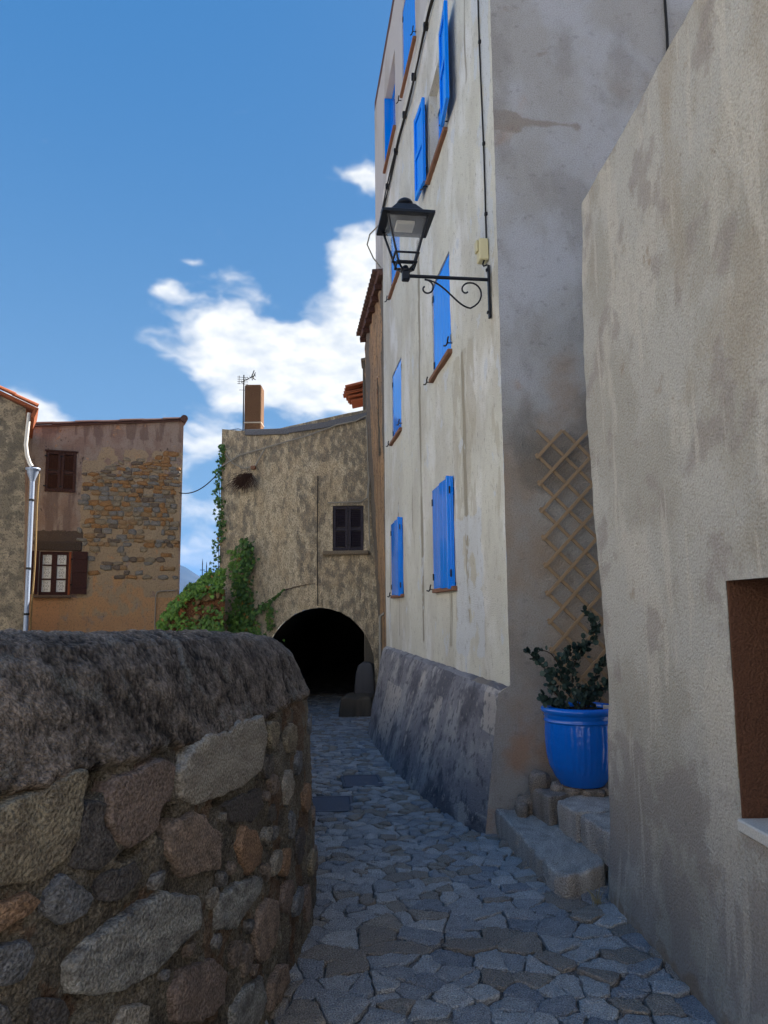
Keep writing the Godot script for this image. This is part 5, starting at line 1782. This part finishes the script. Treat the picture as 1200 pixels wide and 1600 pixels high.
	for k in 2:
		var gg := Geo.new()
		var x := k * 0.085 - 0.03
		gg.tube([Vector3(x, 1.0, 0), Vector3(x, 2.62 - 0.06 * k, 0)], 0.009, 6)
		gg.tube([Vector3(x - 0.05, 2.48 - 0.03 * k, 0), Vector3(x + 0.05, 2.48 - 0.03 * k, 0)], 0.007, 5)
		gg.tube([Vector3(x, 2.6 - 0.06 * k, 0), Vector3(x, 2.72 - 0.06 * k, 0)], 0.012, 5, Color.WHITE, 0.001)
		put(fn, "bar", gg.mesh(), M.black_iron)


# ---------------------------------------------------------------- steps, pot, trellis
const FLAT := Basis(Vector3.RIGHT, Vector3.FORWARD, Vector3.UP)


func slab(parent: Node, called: String, outline: Array, top: float, thick: float, seed_: int, a: Color, b: Color, rough := 0.016) -> void:
	var cen := Vector2.ZERO
	for v in outline:
		cen += v
	cen /= outline.size()
	var poly := PackedVector2Array()
	for v in outline:
		poly.append(v - cen)
	var g := lump(poly, 0.03, [[0.97, -thick], [0.985, -thick * 0.75], [0.995, -thick * 0.5], [1.0, -thick * 0.25], [0.998, -0.02], [0.988, -0.006], [0.96, 0.0], [0.92, 0.0], [0.87, 0.0], [0.81, 0.0], [0.74, 0.0], [0.66, 0.0], [0.57, 0.0], [0.47, 0.0], [0.36, 0.0], [0.24, 0.0], [0.12, 0.0]], rough, 4.6, seed_, a, b)
	put(parent, called, g.mesh(), M.rubble, Transform3D(FLAT, Vector3(cen.x, top, -cen.y)))


func make_steps() -> void:
	var root := thing("stone_steps", "worn stone slab steps rising beside the white house", "steps")
	var a := lin(228, 222, 214)
	var b := lin(186, 178, 170)
	slab(root, "lower_slab", [Vector2(0.80, 5.86), Vector2(0.85, 5.3), Vector2(0.90, 4.8), Vector2(0.935, 4.47), Vector2(0.99, 4.42), Vector2(1.24, 4.60), Vector2(1.36, 5.0), Vector2(1.36, 5.6), Vector2(1.1, 5.87)], 0.155, 0.2, 1, a, b)
	slab(root, "upper_slab", [Vector2(1.13, 5.33), Vector2(1.19, 5.02), Vector2(1.62, 5.12), Vector2(1.62, 5.5), Vector2(1.3, 5.5)], 0.335, 0.19, 2, a, b, 0.01)
	slab(root, "upper_slab", [Vector2(1.20, 5.0), Vector2(1.27, 4.56), Vector2(1.7, 4.56), Vector2(1.7, 5.1), Vector2(1.4, 5.06)], 0.33, 0.19, 3, a, b, 0.014)
	slab(root, "upper_slab", [Vector2(1.03, 5.66), Vector2(1.10, 5.38), Vector2(1.3, 5.52), Vector2(1.7, 5.52), Vector2(1.7, 5.9), Vector2(1.06, 5.88)], 0.345, 0.20, 4, lin(180, 172, 164), lin(146, 138, 130), 0.01)
	rng.seed = 71
	# loose stones under the pot, beside the wall and along the riser
	var list := [[1.10, 5.70, 0.085, 0.34, 0.11, 5], [1.0, 5.76, 0.075, 0.15, 0.12, 6], [1.22, 5.60, 0.06, 0.335, 0.06, 7], [1.30, 5.53, 0.07, 0.335, 0.055, 8], [1.42, 5.50, 0.09, 0.335, 0.05, 9], [1.55, 5.52, 0.08, 0.335, 0.05, 10], [0.965, 5.68, 0.05, 0.15, 0.09, 11],
		[0.835, 5.55, 0.065, -0.03, 0.045, 13], [0.895, 5.05, 0.078, -0.01, 0.04125, 16], [0.935, 4.72, 0.065, 0.005, 0.037500000000000006, 18], [1.12, 5.62, 0.06, 0.16, 0.1, 19], [1.14, 5.45, 0.05, 0.16, 0.09, 20]]
	for s in list:
		var poly := PackedVector2Array()
		for k in 9:
			var an := TAU * k / 9.0
			poly.append(Vector2(cos(an), sin(an)) * s[2] * rng.randf_range(0.85, 1.2))
		var g := lump(poly, 0.025, [[0.8, -0.04], [1.0, s[4] * 0.25], [1.0, s[4] * 0.55], [0.9, s[4] * 0.82], [0.68, s[4] * 0.97], [0.35, s[4]]], 0.022, 7.0, s[5], lin(184, 172, 160), lin(146, 136, 126), Vector2.ZERO, 0.08)
		put(root, "stone", g.mesh(), M.rubble, Transform3D(FLAT, Vector3(s[0], s[3], -s[1])))


func make_weed() -> void:
	var t := thing("dry_weed", "small dry weed at the foot of the lower step", "weed", Vector3(1.13, 0.02, -4.36))
	rng.seed = 19
	var g := Geo.new()
	for i in 26:
		var a := rng.randf() * TAU
		var r := rng.randf_range(0.02, 0.07)
		var h := rng.randf_range(0.03, 0.10)
		g.tube([Vector3(rng.randfn(0, 0.015), -0.01, rng.randfn(0, 0.015)), Vector3(cos(a) * r * 0.5, h * 0.7, sin(a) * r * 0.5), Vector3(cos(a) * r, h, sin(a) * r)], 0.0022, 3, Color.WHITE, 0.001)
	put(t, "stalks", g.mesh(), plain(c8(170, 160, 128), 0.95))


func make_pot() -> void:
	var t := thing("blue_pot", "large glazed blue fluted plant pot on the upper step", "plant pot", Vector3(1.375, 0.385, -5.58))
	var glaze := plain(c8(8, 106, 216), 0.2, 0.0, null, 3.0, T.paint_h, 0.1)
	glaze.metallic_specular = 0.55
	var body := []
	for q in [Vector2(0.001, 0.0), Vector2(0.145, 0.0), Vector2(0.155, 0.008), Vector2(0.19, 0.06), Vector2(0.222, 0.13), Vector2(0.238, 0.20), Vector2(0.246, 0.28), Vector2(0.247, 0.36), Vector2(0.244, 0.43)]:
		body.append(q)
	var g := Geo.new()
	var fine := []
	for i in range(0, body.size() - 1):
		for k in 4:
			fine.append(body[i].lerp(body[i + 1], k / 4.0))
	fine.append(body[-1])
	g.lathe(fine, 144, 0.0022, 36, 0.10, 0.425)
	put(t, "body", g.mesh(), glaze)
	var r := Geo.new()
	r.lathe([Vector2(0.243, 0.43), Vector2(0.252, 0.435), Vector2(0.254, 0.445), Vector2(0.247, 0.452), Vector2(0.247, 0.468), Vector2(0.254, 0.474), Vector2(0.25, 0.486), Vector2(0.258, 0.492), Vector2(0.270, 0.505), Vector2(0.272, 0.522), Vector2(0.262, 0.536), Vector2(0.245, 0.54), Vector2(0.228, 0.533), Vector2(0.222, 0.515), Vector2(0.222, 0.47)], 72)
	put(t, "rim", r.mesh(), glaze)
	var s := Geo.new()
	var pts := PackedVector3Array()
	for i in 12:
		for k in 33:
			var a := TAU * k / 32.0
			var rr := 0.226 * (1.0 - i / 11.0)
			pts.append(Vector3(sin(a) * rr, 0.505 + 0.012 * T.lump_noise.get_noise_2d(sin(a) * rr * 30.0, cos(a) * rr * 30.0), cos(a) * rr))
	s.grid(pts, 33, 12)
	put(t, "soil", s.mesh(), M.soil)
	var tagm := thing("plant_label", "small white plastic label stuck in the blue pot", "label", Vector3(1.53, 0.885, -5.46))
	box(tagm, "stake", M.white_paint, Vector3(0, 0.02, 0), Vector3(0.045, 0.07, 0.003), Basis(Vector3.BACK, -0.08), 0.0008)


func make_plant() -> void:
	var t := thing("potted_plant", "dark sprawling small-leaved plant growing in the blue pot", "plant", Vector3(1.375, 0.89, -5.58))
	rng.seed = 91
	var st := Geo.new()
	var where := []
	var tints := []
	# branches: points relative to the pot's middle, how many leaves
	var arms := [
		[[Vector3(-0.02, 0, 0), Vector3(-0.05, 0.18, 0.02), Vector3(-0.03, 0.33, 0.03), Vector3(0.06, 0.45, 0.02), Vector3(0.13, 0.55, 0.0), Vector3(0.10, 0.64, 0.02), Vector3(0.06, 0.70, 0.0)], 190, 0.085],
		[[Vector3(-0.04, 0, 0.03), Vector3(-0.14, 0.08, 0.05), Vector3(-0.20, 0.16, 0.06), Vector3(-0.22, 0.26, 0.05), Vector3(-0.27, 0.32, 0.05), Vector3(-0.33, 0.38, 0.05), Vector3(-0.37, 0.42, 0.05)], 120, 0.05],
		[[Vector3(-0.06, 0, 0.05), Vector3(-0.16, 0.03, 0.08), Vector3(-0.24, 0.06, 0.09), Vector3(-0.28, 0.10, 0.09)], 150, 0.065],
		[[Vector3(0.0, 0, 0), Vector3(-0.1, 0.15, 0.03), Vector3(-0.14, 0.28, 0.04), Vector3(-0.10, 0.38, 0.04), Vector3(0.0, 0.42, 0.03), Vector3(0.08, 0.46, 0.0)], 170, 0.07],
		[[Vector3(0.03, 0, 0.02), Vector3(0.1, 0.1, 0.03), Vector3(0.18, 0.16, 0.02), Vector3(0.25, 0.2, 0.0)], 150, 0.075],
		[[Vector3(0.03, 0, 0.0), Vector3(0.12, 0.22, -0.02), Vector3(0.17, 0.32, -0.02), Vector3(0.24, 0.36, -0.02)], 90, 0.05],
		[[Vector3(-0.02, 0, 0.06), Vector3(-0.03, 0.1, 0.12), Vector3(0.02, 0.16, 0.15)], 90, 0.08],
		[[Vector3(-0.13, 0.3, 0.04), Vector3(-0.2, 0.40, 0.04), Vector3(-0.28, 0.42, 0.05), Vector3(-0.32, 0.36, 0.05)], 14, 0.02]]
	for a in arms:
		var c := Curve3D.new()
		for q in a[0]:
			c.add_point(q)
		var l := []
		for i in 16:
			l.append(c.sample_baked(c.get_baked_length() * i / 15.0, true))
		st.tube(l, 0.006, 5, Color.WHITE, 0.002)
		for i in int(a[1] * 0.8):
			var k := lerpf(0.2, 1.0, rng.randf())
			var at := c.sample_baked(c.get_baked_length() * k, true)
			at += Vector3(rng.randfn(0, 1), rng.randfn(0, 1), rng.randfn(0, 1)) * a[2] * 0.42 * (1.15 - k * 0.85)
			at.z = minf(at.z, 0.2)
			if at.y < 0.0:
				continue
			where.append(Transform3D(Basis.from_euler(Vector3(rng.randfn(-0.2, 0.6), rng.randf() * TAU, rng.randfn(0, 0.7))).scaled(Vector3.ONE * rng.randf_range(0.028, 0.05)), at))
			tints.append(Color(0.018, 0.036, 0.034).lerp(Color(0.042, 0.075, 0.066), rng.randf()))
	put(t, "stems", st.mesh(), plain(c8(62, 50, 42), 0.9))
	leaves(t, "foliage", round_leaf_mesh(), where, tints, tinted(0.45))


func make_trellis() -> void:
	# on the end wall, in the white house's axes
	var t := thing("trellis", "wooden diamond lattice trellis fixed to the end wall", "trellis", Vector3(0.937, 0, -5.9), atan(FACADE))
	var x0 := 0.26
	var wide := 0.62
	var y0 := 0.82
	var y1 := 2.98
	var step := 0.213
	for dirn in [1.0, -1.0]:
		var c := y0 - wide
		var k := 0
		c = floorf((y0 - wide - 1.0) / step) * step + 0.02
		while c < y1 + wide:
			# y = c + dirn * (x - x0), cut to the panel
			var pts := []
			for e in [0.0, wide]:
				var y: float = c + dirn * e
				pts.append(Vector2(e, y))
			var a: Vector2 = pts[0]
			var b: Vector2 = pts[1]
			if b.y < a.y:
				var h := a
				a = b
				b = h
			if b.y > y0 and a.y < y1:
				if a.y < y0:
					a = a.lerp(b, (y0 - a.y) / (b.y - a.y))
				if b.y > y1:
					b = a.lerp(b, (y1 - a.y) / (b.y - a.y))
				if a.distance_to(b) > 0.1:
					var lean := func(q: Vector2) -> Vector2: return q + Vector2(x0 + 0.038 * (y1 - q.y), 0)
					var p: Vector2 = lean.call(a)
					var q: Vector2 = lean.call(b)
					var mid := (p + q) / 2.0
					box(t, "slat", M.timber, Vector3(mid.x, mid.y, 0.052 if dirn > 0.0 else 0.041), Vector3(p.distance_to(q) + 0.05, 0.025, 0.010), Basis(Vector3.BACK, (q - p).angle()), 0.0015)
			c += step
			k += 1


# ---------------------------------------------------------------- house at the right hand
func make_near_house() -> void:
	# local z runs with the wall: z 0 at the far corner, +z towards the viewer; -x faces the alley
	var root := thing("near_house", "low beige plastered house with a deep window recess", "house", Vector3(1.221, 0, -4.488), atan(0.04))
	var nz := noise(101, 1.0, 4)
	var edge_y := [0.0, 0.3, 0.8, 1.15, 1.45, 1.8, 2.3, 3.0, 4.08]
	var edge_z := [0.0, -0.01, 0.05, 0.10, 0.07, 0.03, -0.04, -0.09, -0.015]
	var niche := Rect2(1.585, 0.845, 0.9, 0.857)
	var f := func(z: float, y: float) -> Vector3:
		var k := smoothstep(0.9, 0.0, z)
		var zz := z + along(edge_y, edge_z, y) * k + 0.012 * nz.get_noise_1d(y * 7.0) * k
		var bow := 0.014 * nz.get_noise_2d(z * 0.8, y * 0.8) + 0.006 * nz.get_noise_2d(z * 4.0, y * 4.0) + 0.002 * nz.get_noise_2d(z * 18.0, y * 18.0)
		# the corner is worn round; the foot flares a little
		var round_ := 0.05 * pow(maxf(0.0, 1.0 - z / 0.09), 2.0)
		var near_hole := smoothstep(0.0, 0.12, maxf(maxf(niche.position.x - z, z - niche.end.x), maxf(niche.position.y - y, y - niche.end.y)))
		return Vector3(bow * near_hole + round_ - 0.03 * pow(maxf(0.0, 1.0 - y / 0.5), 2.0), y, zz)
	var g := wall_sheet(0.0, 6.5, -0.15, 4.06, 0.045, [niche], f, Vector3.RIGHT, 0.003)
	# return of the corner, top and far sides
	var cor := PackedVector3Array()
	var ys := cuts(-0.15, 4.06, 0.05, [])
	for y in ys:
		var a: Vector3 = f.call(0.0, y)
		for x in [4.5, 2.0, 0.4, 0.12, 0.0]:
			cor.append(Vector3(a.x + x, y, a.z - 0.02 * (1.0 if x > 0.0 else 0.0)))
	var gc := Geo.new()
	gc.grid(cor, 5, ys.size())
	g.add(gc)
	var m := Paint.new(1024, 1024, c8(190, 187, 179))
	# map spans z 0..4, y -0.1..4.1
	m.layer(c8(174, 169, 158), m.field(1, 0.004, 5), 0.4, 0.65, 0.7)
	m.layer(c8(202, 197, 186), m.field(2, 0.006, 5, 1.0, 2.0), 0.52, 0.72, 0.7)
	m.layer(c8(172, 162, 146), m.field(3, 0.007, 6, 1.0, 2.0), 0.5, 0.85, 0.5, m.spots([[0.0, 0.0, 0.7, 0.4, 0.6], [0.2, 0.0, 0.32, 0.25, 0.68]], 0.34, 48))
	m.layer(c8(156, 146, 130), m.field(4, 0.014, 6, 1.0, 3.0), 0.52, 0.9, 0.45, m.spots([[0.02, 0.0, 0.06, 0.3, 0.75], [0.12, 0.0, 0.16, 0.45, 0.66], [0.24, 0.0, 0.3, 0.3, 0.7], [0.4, 0.0, 0.46, 0.4, 0.66]], 0.3, 96))
	m.layer(c8(158, 150, 144), m.field(5, 0.008, 5), 0.45, 0.65, 0.6, m.spots([[0.0, 0.78, 1.0, 1.0, 0.62]], 0.34, 32))
	m.layer(c8(150, 132, 114), m.field(6, 0.012, 6), 0.45, 0.75, 0.7, m.spots([[0.0, 0.9, 0.12, 1.0, 0.75], [0.25, 0.93, 0.5, 1.0, 0.7], [0.0, 0.96, 1.0, 1.0, 0.62]], 0.18, 64))
	m.layer(c8(206, 200, 188), m.field(7, 0.02, 4, 1.0, 8.0), 0.7, 0.82, 0.6)
	m.layer(c8(150, 140, 126), m.field(8, 0.11, 4), 0.6, 0.85, 0.4)
	m.layer(c8(120, 111, 100), m.field(9, 0.2, 3, 1.0, 1.4), 0.74, 0.9, 0.5)
	# bare patches at the worn corner
	m.layer(c8(118, 122, 112), m.field(10, 0.03, 4), 0.42, 0.5, 0.9, m.spots([[0.0, 0.53, 0.02, 0.585, 0.95], [0.0, 0.61, 0.035, 0.66, 0.95]], 0.0, 128))
	m.layer(c8(150, 134, 104), m.field(11, 0.03, 4), 0.42, 0.5, 0.85, m.spots([[0.0, 0.69, 0.04, 0.745, 0.95]], 0.0, 128))
	var mat := coated(m.tex(), "x", -4.0, -0.1, 4.0, 4.2, 1.6, 0.4)
	put(root, "alley_wall", g.mesh(), mat)
	box(root, "roof", M.old_tile, Vector3(2.3, 4.045, 3.2), Vector3(4.4, 0.08, 6.5))
	box(root, "rear_wall", M.white_paint, Vector3(4.45, 2.0, 3.2), Vector3(0.1, 4.0, 6.4))
	box(root, "end_wall", M.white_paint, Vector3(2.3, 2.0, 6.45), Vector3(4.3, 4.0, 0.1))
	# recess: painted jambs, white sill, a casement at its back
	var w := sub(root, "window")
	var jamb := plain(c8(104, 72, 56), 0.85, 0.0, T.plaster, 2.0, T.plaster_h, 0.4)
	var dz := niche.size.x
	box(w, "jamb", jamb, Vector3(0.219, niche.get_center().y, niche.position.x - 0.028), Vector3(0.43, niche.size.y + 0.06, 0.06), Basis(), 0.004)
	box(w, "jamb", jamb, Vector3(0.219, niche.get_center().y, niche.end.x + 0.028), Vector3(0.43, niche.size.y + 0.06, 0.06), Basis(), 0.004)
	box(w, "soffit", jamb, Vector3(0.219, niche.end.y + 0.032, niche.get_center().x), Vector3(0.43, 0.06, dz), Basis(), 0.004)
	box(w, "sill", M.white_paint, Vector3(0.20, niche.position.y - 0.022, niche.get_center().x), Vector3(0.44, 0.045, dz - 0.01), Basis(), 0.006)
	for e in [niche.position.x + 0.035, niche.end.x - 0.035, niche.get_center().x]:
		box(w, "frame", M.brown_paint, Vector3(0.38, niche.get_center().y, e), Vector3(0.05, niche.size.y, 0.07))
	for e in [niche.position.y + 0.035, niche.end.y - 0.035]:
		box(w, "rail", M.brown_paint, Vector3(0.38, e, niche.get_center().x), Vector3(0.045, 0.07, dz - 0.07))
	put(w, "pane", bevel_box(Vector3(0.005, niche.size.y - 0.1, dz - 0.1), 0.001), M.glass, Transform3D(Basis(), Vector3(0.38, niche.get_center().y, niche.get_center().x)))
	box(w, "backing", M.dark, Vector3(0.6, niche.get_center().y, niche.get_center().x), Vector3(0.02, 1.3, 1.3))


# ---------------------------------------------------------------- houses out of the frame, in the sun
func make_sunlit_houses() -> void:
	var lime := plain(c8(226, 226, 224), 0.95, 0.0, T.plaster, 1.6, T.plaster_h, 0.3)
	for h in [["whitewashed_house", "whitewashed house in full sun across the drop, beyond the picture's left side", Vector3(-9.0, -2.2, -12.5), PI / 2, 18.0, 9.6], ["limewashed_house", "limewashed house in full sun behind the viewer", Vector3(-8.0, -2.2, 7.5), PI, -15.0, 9.2]]:
		var t := thing(h[0], h[1], "house", h[2], h[3])
		var wide: float = absf(h[4])
		var sx := -1.0
		var holes := []
		for k in 4:
			for y in [3.4, 6.3]:
				holes.append(Rect2(wide * (0.12 + 0.22 * k), y, 0.9, 1.3))
		var f := func(u: float, y: float) -> Vector3: return Vector3(sx * u, y, 0)
		var g := wall_sheet(0.0, wide, 0.0, h[5], 3.0, holes, f, Vector3.FORWARD, 0.2, true)
		put(t, "wall", g.mesh(), lime)
		box(t, "body", lime, Vector3(-wide / 2, h[5] / 2 - 0.05, -3.25), Vector3(wide, h[5] - 0.1, 6.0))
		box(t, "roof", M.terracotta, Vector3(-wide / 2, h[5] + 0.06, -3.1), Vector3(wide + 0.5, 0.12, 6.8))
		for q in holes:
			var w := sub(t, "window")
			box(w, "shutters", M.brown_louvre, Vector3(sx * q.get_center().x, q.get_center().y, -0.12), Vector3(0.9, 1.3, 0.05))


# ---------------------------------------------------------------- put together
func _ready() -> void:
	# camera
	var cam := Camera3D.new()
	cam.name = "camera"
	cam.fov = 67.38
	cam.near = 0.05
	cam.far = 40000.0
	cam.transform = Transform3D(Basis(Vector3.RIGHT, deg_to_rad(7.35)) * Basis(Vector3.BACK, deg_to_rad(-0.5)), Vector3(0, 1.6, 0))
	add_child(cam)
	# sun: high behind the houses on the right, so the whole alley lies in shade
	var sun := DirectionalLight3D.new()
	sun.name = "sun"
	var to_sun := Vector3(sin(deg_to_rad(58.0)) * cos(deg_to_rad(40.0)), sin(deg_to_rad(40.0)), -cos(deg_to_rad(58.0)) * cos(deg_to_rad(40.0)))
	sun.light_energy = 1.6
	sun.light_color = Color(1.0, 0.965, 0.915)
	sun.light_angular_distance = 0.5
	sun.shadow_enabled = true
	add_child(sun)
	sun.look_at_from_position(Vector3.ZERO, -to_sun)
	# sky and exposure
	var env := Environment.new()
	env.background_mode = Environment.BG_SKY
	env.sky = make_sky(to_sun)
	env.tonemap_mode = Environment.TONE_MAPPER_LINEAR
	env.tonemap_exposure = 3.25
	env.background_energy_multiplier = 1.0 / 2.85
	env.sdfgi_enabled = true
	env.ssao_enabled = true
	env.ssil_enabled = true
	env.fog_enabled = true
	env.fog_density = 0.00005
	env.fog_light_color = Color(0.42, 0.66, 1.0)
	var we := WorldEnvironment.new()
	we.name = "world"
	we.environment = env
	add_child(we)
	print("sky ", Time.get_ticks_msec())
	make_textures()
	make_materials()
	make_land()
	make_path()
	print("path ", Time.get_ticks_msec())
	make_parapet()
	print("parapet ", Time.get_ticks_msec())
	make_white_house()
	make_near_house()
	make_brown_house()
	make_arch_house()
	make_terracotta_house()
	make_grey_house()
	make_sunlit_houses()
	print("houses ", Time.get_ticks_msec())
	make_ivy()
	make_steps()
	make_lantern()
	make_weed()
	make_pot()
	make_plant()
	make_trellis()
	print("done ", Time.get_ticks_msec())
